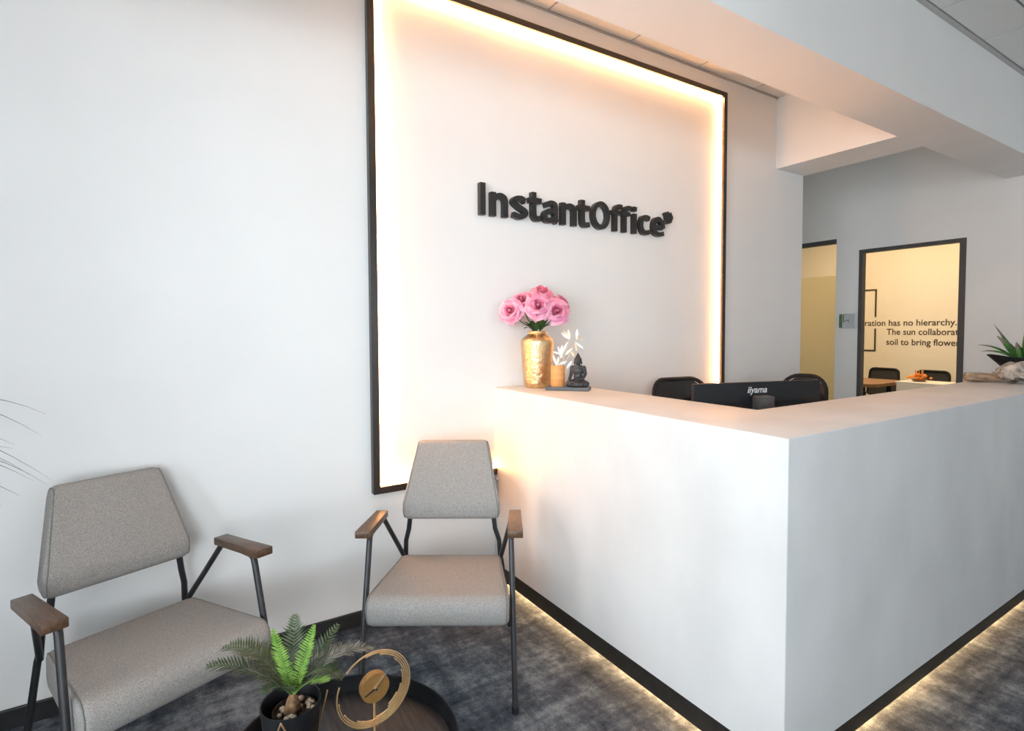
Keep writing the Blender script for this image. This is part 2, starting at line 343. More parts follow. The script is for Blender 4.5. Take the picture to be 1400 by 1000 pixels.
# ceiling tiles, one by one, shared meshes
tile_me = {}
def tile(x0, x1, y0, y1):
    w, d = round(x1-x0, 3), round(y1-y0, 3)
    if (w, d) not in tile_me:
        b = box(-w/2+0.006, w/2-0.006, -d/2+0.006, d/2-0.006, 0, 0.012); me = bpy.data.meshes.new('ceiling_tile'); b.to_mesh(me); b.free(); me.materials.append(M['tile']); tile_me[(w, d)] = me
    o = bpy.data.objects.new('ceiling_tile', tile_me[(w, d)]); C.objects.link(o); o.parent = ceil; o['kind'] = 'structure'
    o.location = ((x0+x1)/2, (y0+y1)/2, ZC)
xs = [0.34+0.6*k for k in range(-6, 7)]
xs = [XL] + [x for x in xs if XL+0.05 < x < XR-0.05] + [XR]
ys = [BY0-0.025, -1.37] + [-1.37-0.6*k for k in range(1, 12)] + [YF]
ys = [y for y in ys if y >= YF]
for a, b in zip(xs, xs[1:]):
    for c, d in zip(ys, ys[1:]):
        if c-d > 0.05 and not (b < BAYX and c < BAYY): tile(a, b, d, c)
xs2 = [x for x in xs if x < 2.45] + [2.45]
for a, b in zip(xs2, xs2[1:]):
    if b-a > 0.03: tile(a, b, -0.622, -0.014); tile(a, b, BY1, -0.622)
xs3 = [2.81, 3.34, 3.94, XR]; ys3 = [BY1+0.022, -0.2, 0.4, 1.0, 1.6, 2.2, 2.8, 3.0]
for a, b in zip(xs3, xs3[1:]):
    for c, d in zip(ys3, ys3[1:]): tile(a, b, c, d)
# meeting room door frame (open doorway)
d1 = empty_struct('door_1', (XR, 0, 0))
def dpart(name, *a, m='doorframe', **k): return obj(name, box(*a, **k), M[m], d1, kind='structure')
for y0, y1, s in ((DJ1-0.035, DJ1, 1), (DJ0, DJ0+0.047, -1)):
    dpart('door_jamb', -0.006, 0.058, y0, y1, 0, DH, bevel=0.002)
dpart('door_head', -0.006, 0.058, DJ0+0.047, DJ1-0.035, DH-0.034, DH, bevel=0.002)
# glazed opening: clear above, frosted film below
w1 = empty_struct('window_1', (XR, 0, 0))
obj('glazing_head', box(0.004, 0.056, GY0, GY1, GH-0.045, GH), M['doorframe'], w1, kind='structure')
obj('glazing_jamb', box(0.01, 0.05, GY1-0.03, GY1, 0, GH-0.045), M['doorframe'], w1, kind='structure')
obj('glazing_sill', box(0.01, 0.05, GY0, GY1-0.03, 0, 0.06), M['doorframe'], w1, kind='structure')
obj('clear_pane', box(0.026, 0.034, GY0, GY1-0.03, 1.878, GH-0.045), M['glass'], w1, kind='structure')
obj('frosted_pane', box(0.028, 0.032, GY0, GY1-0.03, 0.06, 1.878), M['frost'], w1, kind='structure')

# ------------------------------------------------------------------ reception counter
CH = 1.047
CX1, CYF, CYI, CXE = 0.41, -1.588, -1.222, 3.3
ctr = thing('reception_counter', 'white plastered L-shaped reception counter with black plinth and warm glow along the carpet', 'counter')
CY0 = -0.001
bm = bmesh.new()
pl = [(0, CY0), (0, CYF), (CXE, CYF), (CXE, CYI), (CX1, CYI), (CX1, CY0)]
lo = [bm.verts.new((x, y, 0.127)) for x, y in pl]; hi = [bm.verts.new((x, y, CH)) for x, y in pl]
for i in range(6): bm.faces.new((lo[i], lo[(i+1) % 6], hi[(i+1) % 6], hi[i]))
bm.faces.new(hi); bm.faces.new(lo[::-1])
bmesh.ops.recalc_face_normals(bm, faces=bm.faces[:])
bmesh.ops.bevel(bm, geom=[e for e in bm.edges if max(e.verts[0].co.z, e.verts[1].co.z) > 0.9], offset=0.004, segments=3, affect='EDGES', profile=0.5)
obj('counter_body', bm, M['plaster'], ctr, 'auto')
bm = bmesh.new(); r_ = 0.03
pl = [(r_, CY0), (r_, CYF+r_), (CXE-r_, CYF+r_), (CXE-r_, CYI-r_), (CX1-r_, CYI-r_), (CX1-r_, CY0)]
lo = [bm.verts.new((x, y, 0.030)) for x, y in pl]; hi = [bm.verts.new((x, y, 0.127)) for x, y in pl]
for i in range(6): bm.faces.new((lo[i], lo[(i+1) % 6], hi[(i+1) % 6], hi[i]))
bm.faces.new(hi); bm.faces.new(lo[::-1])
obj('plinth', bm, M['plinth'], ctr)
obj('light_strip', box(0.070, 0.080, CYF+0.072, -0.02, 0.014, 0.0299), M['led_floor'], ctr)
obj('light_strip', box(0.082, CXE-0.08, CYF+0.070, CYF+0.080, 0.014, 0.0299), M['led_floor'], ctr)
bm = bmesh.new(); add_box(bm, 0.09, CX1-0.07, CYF+0.09, CY0, 0, 0.030)
obj('plinth_foot', bm, M['plinth'], ctr); obj('plinth_foot', box(CX1-0.07, CXE-0.09, CYF+0.09, CYI-0.07, 0, 0.030), M['plinth'], ctr)

# ------------------------------------------------------------------ lit wall frame
fx0, fx1, fz0, fz1, fd, fwd = -0.651, 1.826, 0.598, 2.946, 0.036, 0.032
lf = thing('wall_light_frame', 'large black rectangular frame on the wall with glowing warm strip inside, around the lettering', 'light frame', (0, 0, 0))
for (a, b, c, d) in ((fx0, fx0+fwd, fz0, fz1), (fx1-fwd, fx1, fz0, fz1), (fx0+fwd, fx1-fwd, fz1-fwd, fz1), (fx0+fwd, -0.002, fz0, fz0+fwd), (CX1+0.002, fx1-fwd, fz0, fz0+fwd)):
    obj('rail', box(a, b, -fd, -0.0005, c, d, bevel=0.0015, seg=1), M['black_profile'], lf)
g = 0.004; s0, s1 = -0.013, -0.003
i0, i1, k0, k1 = fx0+fwd, fx1-fwd, fz0+fwd, fz1-fwd
for (a, b, c, d) in ((i0, i0+g, k0+g, k1-g), (i1-g, i1, k0+g, k1-g), (i0, i1, k1-g, k1), (i0, -0.004, k0, k0+g), (CX1+0.004, i1, k0, k0+g)):
    obj('led_strip', box(a, b, s0, s1, c, d), M['led'], lf)
cc = thing('cable_clip', 'tiny white cable clip on the counter side beside the frame corner', 'clip', (-0.001, -0.046, 0.577))
obj('clip_body', lathe([(0, 0), (0.008, 0), (0.008, 0.008), (0.005, 0.013), (0, 0.013)], 14), M['cable'], cc, 'auto').rotation_euler = (0, -PI/2, 0)
obj('cable', tube(smooth_curve([(-0.008, 0, 0), (-0.010, 0.012, 0.012), (-0.006, 0.025, 0.022), (-0.006, 0.036, 0.030)], 5), 0.0018, 8), M['cable'], cc, True)

# ------------------------------------------------------------------ wall lettering sign: stroke-built letters
def add_stroke(bm, pts, w, y0, y1, closed=False, wz=None):
    P = [Vector((p[0], p[1])) for p in pts]; n = len(P); L = []; R = []
    for i in range(n):
        if closed: a, b = P[(i-1) % n], P[(i+1) % n]
        else: a, b = P[max(0, i-1)], P[min(n-1, i+1)]
        d1v = (P[i]-a).normalized() if (P[i]-a).length > 1e-9 else (b-P[i]).normalized()
        d2v = (b-P[i]).normalized() if (b-P[i]).length > 1e-9 else d1v
        t = (d1v+d2v).normalized(); nn = Vector((-t.y, t.x)); k = 1/max(0.5, nn.dot(Vector((-d1v.y, d1v.x))))
        L.append(P[i]+nn*w/2*k); R.append(P[i]-nn*w/2*k)
    V = [[bm.verts.new((q.x, y, q.y)) for q in S_] for S_ in (L, R) for y in (y0, y1)]  # Lf Lb Rf Rb
    Lf, Lb, Rf, Rb = V
    rng = range(n) if closed else range(n-1)
    for i in rng:
        j = (i+1) % n
        bm.faces.new((Lf[i], Lf[j], Rf[j], Rf[i])); bm.faces.new((Lb[i], Rb[i], Rb[j], Lb[j]))
        bm.faces.new((Lf[i], Lb[i], Lb[j], Lf[j])); bm.faces.new((Rf[i], Rf[j], Rb[j], Rb[i]))
    if not closed:
        bm.faces.new((Lf[0], Rf[0], Rb[0], Lb[0])); bm.faces.new((Lf[-1], Lb[-1], Rb[-1], Rf[-1]))
def curve2(pts, n=6): return [(v.x, v.y) for v in smooth_curve([(p[0], p[1], 0) for p in pts], n)]
def arc(cx, cz, rx, rz, a0, a1, n=20): return [(cx+rx*math.cos(math.radians(a0+(a1-a0)*i/n)), cz+rz*math.sin(math.radians(a0+(a1-a0)*i/n))) for i in range(n+1)]
CAP, XH = 0.160, 0.121
sign = thing('wall_sign', 'raised black letters reading InstantOffice with a small emblem, inside the lit frame', 'sign', (0, 0, 1.922))
def letter(ch, x0, x1, sw):
    h = sw/2; a, b = x0+h, x1-h; m = (a+b)/2; st = []
    if ch == 'I': st = [[(m, 0), (m, CAP)]]
    elif ch == 'n':
        st = [[(a, 0), (a, XH)], curve2([(a, XH-0.040), (a+0.012, XH-h-0.010), (m+0.004, XH-h), (b-0.008, XH-h-0.008), (b, XH-0.040)]) + [(b, 0)]]
    elif ch == 's':
        st = [curve2([(b-0.002, XH-h-0.010), (m+0.010, XH-h+0.001), (a+0.012, XH-h-0.004), (a+0.002, XH-0.036), (m-0.004, XH*0.52), (b-0.004, 0.044), (b-0.006, h+0.012), (m, h-0.001), (a-0.002, h+0.008)], 7)]
    elif ch == 't':
        c = x0+h+0.014; st = [[(c, CAP-0.008)] + curve2([(c, 0.05), (c+0.003, h+0.012), (c+0.016, h), (b+h-0.002, h+0.004)]), [(x0, XH-h*0.85), (x1, XH-h*0.85)]]
    elif ch == 'a':
        st = [curve2([(a+0.002, XH-h-0.014), (m-0.002, XH-h), (b-0.012, XH-h-0.004), (b-0.006, XH-0.04)]) + [(b-0.006, 0.018), (b+0.006, h-0.006)],
              curve2([(b-0.006, 0.068), (m-0.006, 0.064), (a+0.006, 0.052), (a, 0.034), (a+0.012, h+0.001), (m+0.006, h+0.002), (b-0.006, 0.032)])]
    elif ch == 'O':
        bm = bmesh.new(); add_stroke(bm, arc(m, CAP/2, (b-a)/2, CAP/2-h, 0, 360, 40)[:-1], sw, -0.031, -0.001, True); return bm
    elif ch == 'f':
        c = x0+0.026; st = [curve2([(x1-0.002, CAP-h-0.002), (c+0.030, CAP-h), (c+0.010, CAP-h-0.006), (c, CAP-0.042)]) + [(c, 0)], [(x0, XH-h*0.85), (x1-0.012, XH-h*0.85)]]
    elif ch == 'i': st = [[(m, 0), (m, XH-0.002)], [(m-0.001, CAP-0.026), (m+0.001, CAP)]]
    elif ch == 'c': st = [curve2([(b+0.004, XH-h-0.008), (m+0.012, XH-h), (a+0.014, XH-h-0.008), (a, XH/2), (a+0.014, h+0.008), (m+0.012, h), (b+0.004, h+0.008)], 7)]
    elif ch == 'e': st = [curve2([(a+0.006, XH/2-0.004), (b-0.004, XH/2-0.004)]), curve2([(b-0.001, XH/2-0.008), (b-0.004, XH/2+0.020), (m+0.004, XH-h), (a+0.012, XH-h-0.010), (a, XH/2), (a+0.012, h+0.010), (m+0.008, h), (b+0.004, h+0.008)], 7)]
    bm = bmesh.new()
    for i, p in enumerate(st): add_stroke(bm, p, sw, -0.031-0.0002*i, -0.001)
    return bm
for ch, x0, x1, sw in (('I', -0.090, -0.058, 0.030), ('n', -0.026, 0.074, 0.0285), ('s', 0.096, 0.199, 0.0285), ('t', 0.208, 0.285, 0.0285), ('a', 0.294, 0.400, 0.0285), ('n', 0.420, 0.525, 0.0285), ('t', 0.541, 0.621, 0.0285),
                       ('O', 0.637, 0.772, 0.0265), ('f', 0.792, 0.872, 0.0245), ('f', 0.866, 0.944, 0.0245), ('i', 0.960, 0.988, 0.026), ('c', 1.014, 1.108, 0.027), ('e', 1.124, 1.231, 0.027)):
    obj('letter', letter(ch, x0, x1, sw), M['letter'], sign)
bm = bmesh.new()
em = [(0.0, 0.063), (0.024, 0.073), (0.034, 0.064), (0.048, 0.070), (0.0635, 0.040), (0.050, 0.008), (0.030, 0.001), (0.021, 0.007), (0.0, 0.006), (0.013, 0.026), (0.010, 0.044)]
f = [bm.verts.new((1.233+x*1.12, -0.031, 0.086+z*1.08)) for x, z in em]; k = [bm.verts.new((1.233+x*1.12, -0.001, 0.086+z*1.08)) for x, z in em]
bm.faces.new(f); bm.faces.new(k[::-1])
for i in range(len(em)): j = (i+1) % len(em); bm.faces.new((f[i], k[i], k[j], f[j]))
obj('emblem', bm, M['letter'], sign)

# ------------------------------------------------------------------ armchairs
def rounded(pts, rad, seg=5):
    out = []; n = len(pts)
    for i in range(n):
        p = Vector(pts[i]); a = Vector(pts[i-1]); b = Vector(pts[(i+1) % n]); r = rad[i] if isinstance(rad, (list, tuple)) else rad
        d1v = (a-p).normalized(); d2v = (b-p).normalized(); ang = d1v.angle(d2v); t = r/math.tan(ang/2)
        c = p + (d1v+d2v).normalized()*(r/math.sin(ang/2)); s = p+d1v*t; e = p+d2v*t
        v0 = s-c; v1 = e-c; th = v0.angle_signed(v1) if hasattr(v0, 'angle_signed') else 0
        for k in range(seg+1):
            q = v0.copy(); q.rotate(Matrix.Rotation(-th*k/seg, 2)); out.append(c+q)
    return out
def pad(prof, hw, r, seg=5, crown=None):
    """cushion: a side profile (y,z) swept across x; the two ends are rounded over radius r"""
    bm = bmesh.new(); cen = sum(prof, Vector((0, 0)))/len(prof); secs = []
    ths = [-(PI/2)*(1-k/seg) for k in range(seg+1)] + [PI/2*k/seg for k in range(seg+1)]
    for side in (-1, 1):
        for k in (range(seg+1) if side < 0 else range(seg, -1, -1)):
            a = PI/2*k/seg; ins = r*(1-math.sin(a)); off = r*math.cos(a)   # a=0 the end face, a=90 the full profile
            ring = []
            for p in prof:
                d = (cen-p); d = d.normalized()*min(ins, d.length*0.6)
                q = p+d; x = (hw(p)-r+off*1.0)*side
                ring.append(bm.verts.new((x, q.x, q.y)))
            secs.append(ring)
    n = len(prof)
    for a, b in zip(secs, secs[1:]):
        for j in range(n): bm.faces.new((a[j], a[(j+1) % n], b[(j+1) % n], b[j]))
    bm.faces.new(secs[0][::-1]); bm.faces.new(secs[-1])
    return bm
def seam(prof, hw, r, side, w=0.0022):
    cen = sum(prof, Vector((0, 0)))/len(prof); a = PI/4; ins = r*(1-math.sin(a)); off = r*math.cos(a); pts = []
    for p in prof:
        d = (cen-p).normalized(); q = p+d*(ins-0.0005); pts.append(Vector(((hw(p)-r+off+0.0004)*side, q.x, q.y)))
    pts.append(pts[0]); return tube(pts, w, 6, caps=False)
def make_armchair(label):
    t = thing('armchair', label, 'armchair', group='grey armchairs by the coffee table')
    # seat
    hs = lambda p: 0.214 + (0.255-0.214)*min(1, max(0, (0.19-p.x)/0.48))
    sp = rounded([(-0.305, 0.405), (0.185, 0.368), (0.185, 0.262), (-0.285, 0.290)], [0.045, 0.03, 0.03, 0.045])
    seat = obj('seat', pad(sp, hs, 0.030), M['fabric'], t, 'auto')
    for s in (-1, 1): obj('piping', seam(sp, hs, 0.030, s), M['piping'], seat, True)
    # backrest: narrow at the top, broad and rounded near the bottom
    def hb(p): z = p.y; return 0.161 + (0.211-0.161)*min(1, max(0, (0.842-z)/0.27))
    bp = rounded([(0.268, 0.848), (0.160, 0.585), (0.165, 0.520), (0.228, 0.520), (0.322, 0.842)], [0.022, 0.10, 0.028, 0.03, 0.022])
    back = obj('backrest', pad(bp, hb, 0.026), M['fabric'], t, 'auto')
    for s in (-1, 1): obj('piping', seam(bp, hb, 0.026, s), M['piping'], back, True)
    R = 0.0105
    J = (0.212, 0.232, 0.325)
    for s in (-1, 1):
        X = lambda p: (p[0]*s, p[1], p[2])
        arm = obj('armrest', armrest_bm(s), M['armwood'], t, 'auto')
        # front leg bends under the armrest
        obj('front_leg', tube([X(p) for p in [(0.276, -0.300, 0.0), (0.263, -0.172, 0.560), (0.263, -0.165, 0.577), (0.263, -0.150, 0.584), (0.263, -0.10, 0.584)]], R, 12), M['tube'], t, 'auto')
        obj('rear_leg', tube([X(p) for p in [(0.255, 0.262, 0.0), (0.216, 0.238, 0.315), (0.212, 0.235, 0.335)]], R, 12), M['tube'], t, 'auto')
        obj('arm_brace', tube([X(p) for p in [(0.266, 0.030, 0.584), (0.265, 0.050, 0.574), J]], R*0.95, 12), M['tube'], t, 'auto')
        obj('back_post', tube([X(p) for p in [(0.212, 0.235, 0.318), (0.207, 0.225, 0.41), (0.190, 0.205, 0.47), (0.182, 0.205, 0.54)]], R, 12), M['tube'], t, 'auto')
        obj('foot_cap', lathe([(0, 0), (0.0125, 0), (0.0125, 0.018), (0.0105, 0.02)], 12, X((0.276, -0.300, 0))), M['black_plastic'], t, 'auto')
        obj('foot_cap', lathe([(0, 0), (0.0125, 0), (0.0125, 0.018), (0.0105, 0.02)], 12, X((0.255, 0.262, 0))), M['black_plastic'], t, 'auto')
    for s in (-1, 1): obj('seat_rail', tube([(0.2695*s, -0.236, 0.284), (0.20*s, -0.205, 0.296)], 0.009, 10), M['tube'], t, 'auto')
    obj('seat_rail', tube([(-0.19, 0.150, 0.258), (0.19, 0.150, 0.258)], 0.009, 10), M['tube'], t, 'auto')
    for s in (-1, 1): obj('seat_support', tube([(0.17*s, -0.200, 0.288), (0.17*s, 0.150, 0.258)], 0.008, 8), M['tube'], t, 'auto')
    return t
def armrest_bm(s):
    bm = box(-0.0275, 0.0275, -0.150, 0.150, -0.0135, 0.0135, bevel=0.0035, seg=2)
    for v in bm.verts:
        w = 0.90 if v.co.y > 0 else 1.04
        x = v.co.x*w; z = v.co.z
        v.co = Vector((0.278*s + x, -0.060 + v.co.y, 0.589 + 0.011*(-v.co.y/0.15) + z + 0.0))
    return bm
ch2 = make_armchair('grey armchair with dark wood armrests standing against the white counter, facing the camera')
ch2.location = (-0.491, -0.458, 0); ch2.rotation_euler = (0, 0, -0.561)
ch1 = copy_tree(ch2); ch1['label'] = 'grey armchair with dark wood armrests before the bare wall, leftmost of the two'
ch1.location = (-1.497, -0.374, 0); ch1.rotation_euler = (0, 0, 0.391)

# ------------------------------------------------------------------ round tray table
TX, TY, TR = -1.0911, -1.1854, 0.2651
tb = thing('coffee_table', 'small round black tray table with raised rim and dark wood grain top', 'table', (TX, TY, 0))
obj('tabletop', lathe([(0, 0.337), (TR-0.012, 0.337), (TR-0.012, 0.345), (0, 0.345)], 64), M['traywood'], tb, 'auto')
obj('rim', lathe([(TR-0.012, 0.337), (TR-0.002, 0.333), (TR, 0.337), (TR, 0.382), (TR-0.003, 0.385), (TR-0.006, 0.382), (TR-0.010, 0.345), (TR-0.012, 0.337)], 64), M['rimblack'], tb, 'auto')
for k in range(3):
    a = PI/2 + k*2*PI/3 + 0.3
    obj('leg', tube([(0.12*math.cos(a), 0.12*math.sin(a), 0.337), (0.20*math.cos(a), 0.20*math.sin(a), 0.0)], 0.010, 10), M['tube'], tb, 'auto')
obj('leg_ring', tube([(0.165*math.cos(2*PI*i/32), 0.165*math.sin(2*PI*i/32), 0.17) for i in range(33)], 0.006, 8, caps=False), M['tube'], tb, True)
TZ = 0.345
# table clock: spiral of gold bars, drum dial, stem and base
ck = thing('table_clock', 'gold skeleton table clock with stepped ring bars on the tray table', 'clock', (-1.021, -1.194, TZ), math.radians(2))
cz = 0.155
starts = [-48, -14, 10, 42, 72, 100, 118]; ends = [292, 266, 243, 214, 178, 150, 146]
for i, (a, b) in enumerate(zip(starts, ends)):
    r = 0.0885-0.0045*i; n = max(6, int((b-a)/6)); bm = bmesh.new(); rings = []
    for k in range(n+1):
        q = math.radians(a+(b-a)*k/n); sx, sz = math.sin(q), math.cos(q)
        rings.append([bm.verts.new((rr*sx, yy, cz+rr*sz)) for rr, yy in ((r-0.0013, -0.0015), (r+0.0013, -0.0015), (r+0.0013, 0.0015), (r-0.0013, 0.0015))])
    for p, q in zip(rings, rings[1:]):
        for j in range(4): bm.faces.new((p[j], p[(j+1) % 4], q[(j+1) % 4], q[j]))
    bm.faces.new(rings[0][::-1]); bm.faces.new(rings[-1])
    obj('ring_bar', bm, M['gold'], ck)
for q in (200, 135):
    s_, c_ = math.sin(math.radians(q)), math.cos(math.radians(q))
    obj('ring_tie', tube([(0.0885*s_, 0.0045, cz+0.0885*c_), ((0.075 if q == 200 else 0.064)*s_, 0.0045, cz+(0.075 if q == 200 else 0.064)*c_)], 0.0012, 6), M['gold'], ck)
dial = obj('dial', lathe([(0, -0.010), (0.030, -0.010), (0.034, -0.008), (0.034, 0.010), (0, 0.010)], 40), M['golddial'], ck, 'auto')
dial.rotation_euler = (PI/2, 0, 0); dial.location = (0, 0.004, cz+0.004)
def hand(name, ang, l0, l1, w, y):
    bm = bmesh.new(); d = Vector((math.sin(ang), 0, math.cos(ang))); s = Vector((d.z, 0, -d.x)); c = Vector((0, y, cz+0.004))
    pts = [c+d*l0-s*w*0.5, c+d*l0+s*w*0.5, c+d*l1+s*w*0.35, c+d*l1-s*w*0.35]
    a = [bm.verts.new(p) for p in pts]; b = [bm.verts.new(p+Vector((0, 0.001, 0))) for p in pts]
    bm.faces.new(a); bm.faces.new(b[::-1])
    for i in range(4): bm.faces.new((a[i], b[i], b[(i+1) % 4], a[(i+1) % 4]))
    return obj(name, bm, M['silver'] if name != 'hour_hand' else M['black_profile'], ck)
hand('minute_hand', math.radians(44), 0, 0.050, 0.003, -0.0085); hand('hour_hand', math.radians(246), 0, 0.028, 0.0045, -0.0075)
hb_ = obj('hub', lathe([(0, -0.004), (0.0035, -0.004), (0.0035, 0.003), (0, 0.003)], 12), M['silver'], ck, 'auto'); hb_.rotation_euler = (PI/2, 0, 0); hb_.location = (0, -0.009, cz+0.004)
obj('stem', tube([(0, 0.004, 0.004), (0, 0.004, cz-0.028)], 0.0028, 10), M['gold'], ck, 'auto')
obj('base', box(-0.030, 0.030, -0.016, 0.024, 0, 0.006, bevel=0.001, seg=1), M['gold'], ck)
# gold wire ornament in front of the pot
wz = thing('wire_ornament', 'gold wire zigzag ornament standing before the black plant pot', 'ornament', (-1.175, -1.283, TZ))
def wl(*p): return tube([Vector(q) - Vector((-1.175, -1.283, TZ)) for q in p], 0.0017, 8)
A1, A2 = (-1.128, -1.191, 0.5335), (-1.2363, -1.2572, 0.541)
B1, B2, B3 = (-1.150, -1.123, TZ+0.0018), (-1.157, -1.222, TZ+0.0018), (-1.272, -1.157, TZ+0.0018)
for nm, p in (('wire', (A1, B1)), ('wire', (A2, B2)), ('wire', (A2, B3)), ('wire', (B1, B2))):
    obj(nm, wl(*p), M['gold'], wz, 'auto')

# ------------------------------------------------------------------ potted fern on the table
PX, PY = -1.203, -1.177
fern = thing('potted_fern', 'small artificial fern palm in a black pot on the tray table', 'plant', (PX, PY, TZ))
obj('pot', lathe([(0, 0), (0.040, 0), (0.044, 0.004), (0.063, 0.181), (0.0625, 0.185), (0.0605, 0.185), (0.0590, 0.181), (0.050, 0.09), (0, 0.09)], 48), M['pot'], fern, 'auto')
obj('inner_pot', lathe([(0.038, 0.10), (0.046, 0.166), (0.044, 0.166), (0.042, 0.156), (0, 0.156)], 40, (0.006, -0.004, 0)), M['soil'], fern, 'auto')
rd = random.Random(3)
for i in range(22):
    a = rd.random()*2*PI; r = 0.012+0.028*math.sqrt(rd.random())
    bm = bmesh.new(); add_blob(bm, (0.006+r*math.cos(a), -0.004+r*math.sin(a), 0.161+0.004*rd.random()), (0.005+0.004*rd.random(), 0.005+0.003*rd.random(), 0.0045), sub=1, jitter=0.2, seed=i)
    obj('pebble', bm, M['pebble'], fern, True)
obj('trunk', tube([(0.002, 0.002, 0.152), (0.004, 0.001, 0.172), (0.004, 0, 0.188), (0.004, 0, 0.200)], [0.020, 0.016, 0.012, 0.006], 12), M['trunk'], fern, True)
def frond(base, tip, sag, lw, n, m, rise=0.0, seed=0, width=0.0045, droop=0.25, side=None):
    """one rachis with narrow leaflets in two rows"""
    rd = random.Random(seed); b = Vector(base); e = Vector(tip); mid = (b+e)/2 + Vector((0, 0, sag)); bm = bmesh.new()
    P = lambda t: b*(1-t)**2 + mid*2*t*(1-t) + e*t*t
    pts = [P(i/14) for i in range(15)]
    add_tube(bm, pts, [0.0022*(1-0.75*i/14) for i in range(15)], 5)
    for i in range(n):
        t = 0.10+0.90*i/(n-1); p = P(t); d = (P(min(1, t+0.02))-P(t-0.02)).normalized()
        s = d.cross(Vector((0, 0, 1))) if side is None else Vector(side)
        if s.length < 1e-3: s = Vector((1, 0, 0))
        s.normalize(); u = s.cross(d).normalized()
        l = lw*(math.sin(PI*(0.16+0.80*t))**0.7)*(0.85+0.3*rd.random())
        for q in (-1, 1):
            v = (s*q*0.80 + d*0.55 + u*(0.25-droop*rd.random())).normalized(); w = (d - v*d.dot(v)).normalized()*width
            a = [p-w*0.6, p+v*l*0.45-w*0.9, p+v*l, p+v*l*0.45+w*0.9, p+w*0.6]
            f_ = [bm.verts.new(x) for x in a]; bm.faces.new(f_[:3]+[f_[3], f_[4]])
    return obj('frond', bm, m, fern, kind=None)
base = (0.004, 0, 0.194)
O = Vector((PX, PY, TZ))
for i, (m, tip, sag, lw, n, wd) in enumerate((
    ('frond_b', (-1.236, -1.180, 0.700), 0.00, 0.024, 26, 0.0027), ('frond_b', (-1.160, -1.220, 0.705), 0.00, 0.024, 26, 0.0027), ('frond_b', (-1.143, -1.262, 0.600), 0.030, 0.030, 22, 0.0026),
    ('frond_d', (-1.357, -1.112, 0.624), 0.050, 0.036, 24, 0.0028), ('frond_d', (-1.330, -1.069, 0.630), 0.085, 0.036, 26, 0.0028), ('frond_d', (-1.177, -1.092, 0.674), 0.020, 0.030, 20, 0.0028),
    ('frond_d', (-1.088, -1.126, 0.640), 0.010, 0.030, 18, 0.0026), ('frond_g', (-1.032, -1.210, 0.607), 0.070, 0.036, 28, 0.0026), ('frond_d', (-1.108, -1.234, 0.578), 0.075, 0.034, 22, 0.0028),
    ('frond_d', (-1.262, -1.230, 0.600), 0.035, 0.030, 18, 0.0030), ('frond_g', (-1.064, -1.156, 0.580), 0.080, 0.034, 22, 0.0026), ('frond_d', (-1.285, -1.050, 0.600), 0.075, 0.034, 22, 0.0028))):
    frond(base, Vector(tip)-O, sag, lw*(1.0 if i < 3 else 1.2), n, M[m], seed=i, width=wd, side=(0.85, -0.53, 0) if i < 2 else None)

# ------------------------------------------------------------------ gold vase and roses
VX, VY = 0.184, -0.130
vase = thing('vase', 'tall hammered gold vase holding pink roses on the counter end by the wall', 'vase', (VX, VY, CH))
obj('vase_body', lathe([(0, 0), (0.058, 0), (0.066, 0.008), (0.071, 0.03), (0.0785, 0.14), (0.084, 0.225), (0.084, 0.240), (0.078, 0.252), (0.050, 0.272), (0.043, 0.277), (0.041, 0.27), (0.05, 0.25), (0.06, 0.1), (0, 0.03)], 64), M['vasegold'], vase, 'auto')
obj('lip', lathe([(0.041, 0.276), (0.045, 0.276), (0.048, 0.282), (0.048, 0.288), (0.045, 0.291), (0.041, 0.289), (0.041, 0.276)], 48), M['gold'], vase, 'auto')
def petal_me(ro, H, wang, curl, name, m, tipin=0.0):
    bm = bmesh.new(); nu, nv = 6, 6; G = []
    for j in range(nv+1):
        v = j/nv; row = []
        for i in range(nu+1):
            u = -1+2*i/nu; wf = math.sin(min(1, v*1.15+0.12)*PI*0.52)
            r = 0.003 + ro*(v**0.75)*(1+0.10*u*u) + curl*0.018*max(0, v-0.6)**1.0; z = H*math.sin(v*PI*0.5) - curl*0.022*max(0, v-0.55)**1.2 - 0.14*H*u*u*v + 0.0022*math.sin(5*u+3*v)*v - 0.004*math.exp(-(u*3.0)**2)*v**4
            a = u*wang*wf
            row.append(bm.verts.new((r*math.cos(a), r*math.sin(a), z)))
        G.append(row)
    for j in range(nv):
        for i in range(nu): bm.faces.new((G[j][i], G[j][i+1], G[j+1][i+1], G[j+1][i]))
    me = bpy.data.meshes.new(name); bm.to_mesh(me); bm.free(); me.materials.append(m)
    for p in me.polygons: p.use_smooth = True
    return me
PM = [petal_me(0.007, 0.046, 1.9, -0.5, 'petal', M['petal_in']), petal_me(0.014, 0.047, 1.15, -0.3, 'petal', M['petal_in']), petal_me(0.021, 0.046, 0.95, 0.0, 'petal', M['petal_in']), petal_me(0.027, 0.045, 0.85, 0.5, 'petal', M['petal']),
      petal_me(0.034, 0.041, 0.78, 0.9, 'petal', M['petal']), petal_me(0.041, 0.034, 0.74, 1.2, 'petal', M['petal']), petal_me(0.046, 0.023, 0.70, 1.1, 'petal', M['petal'])]
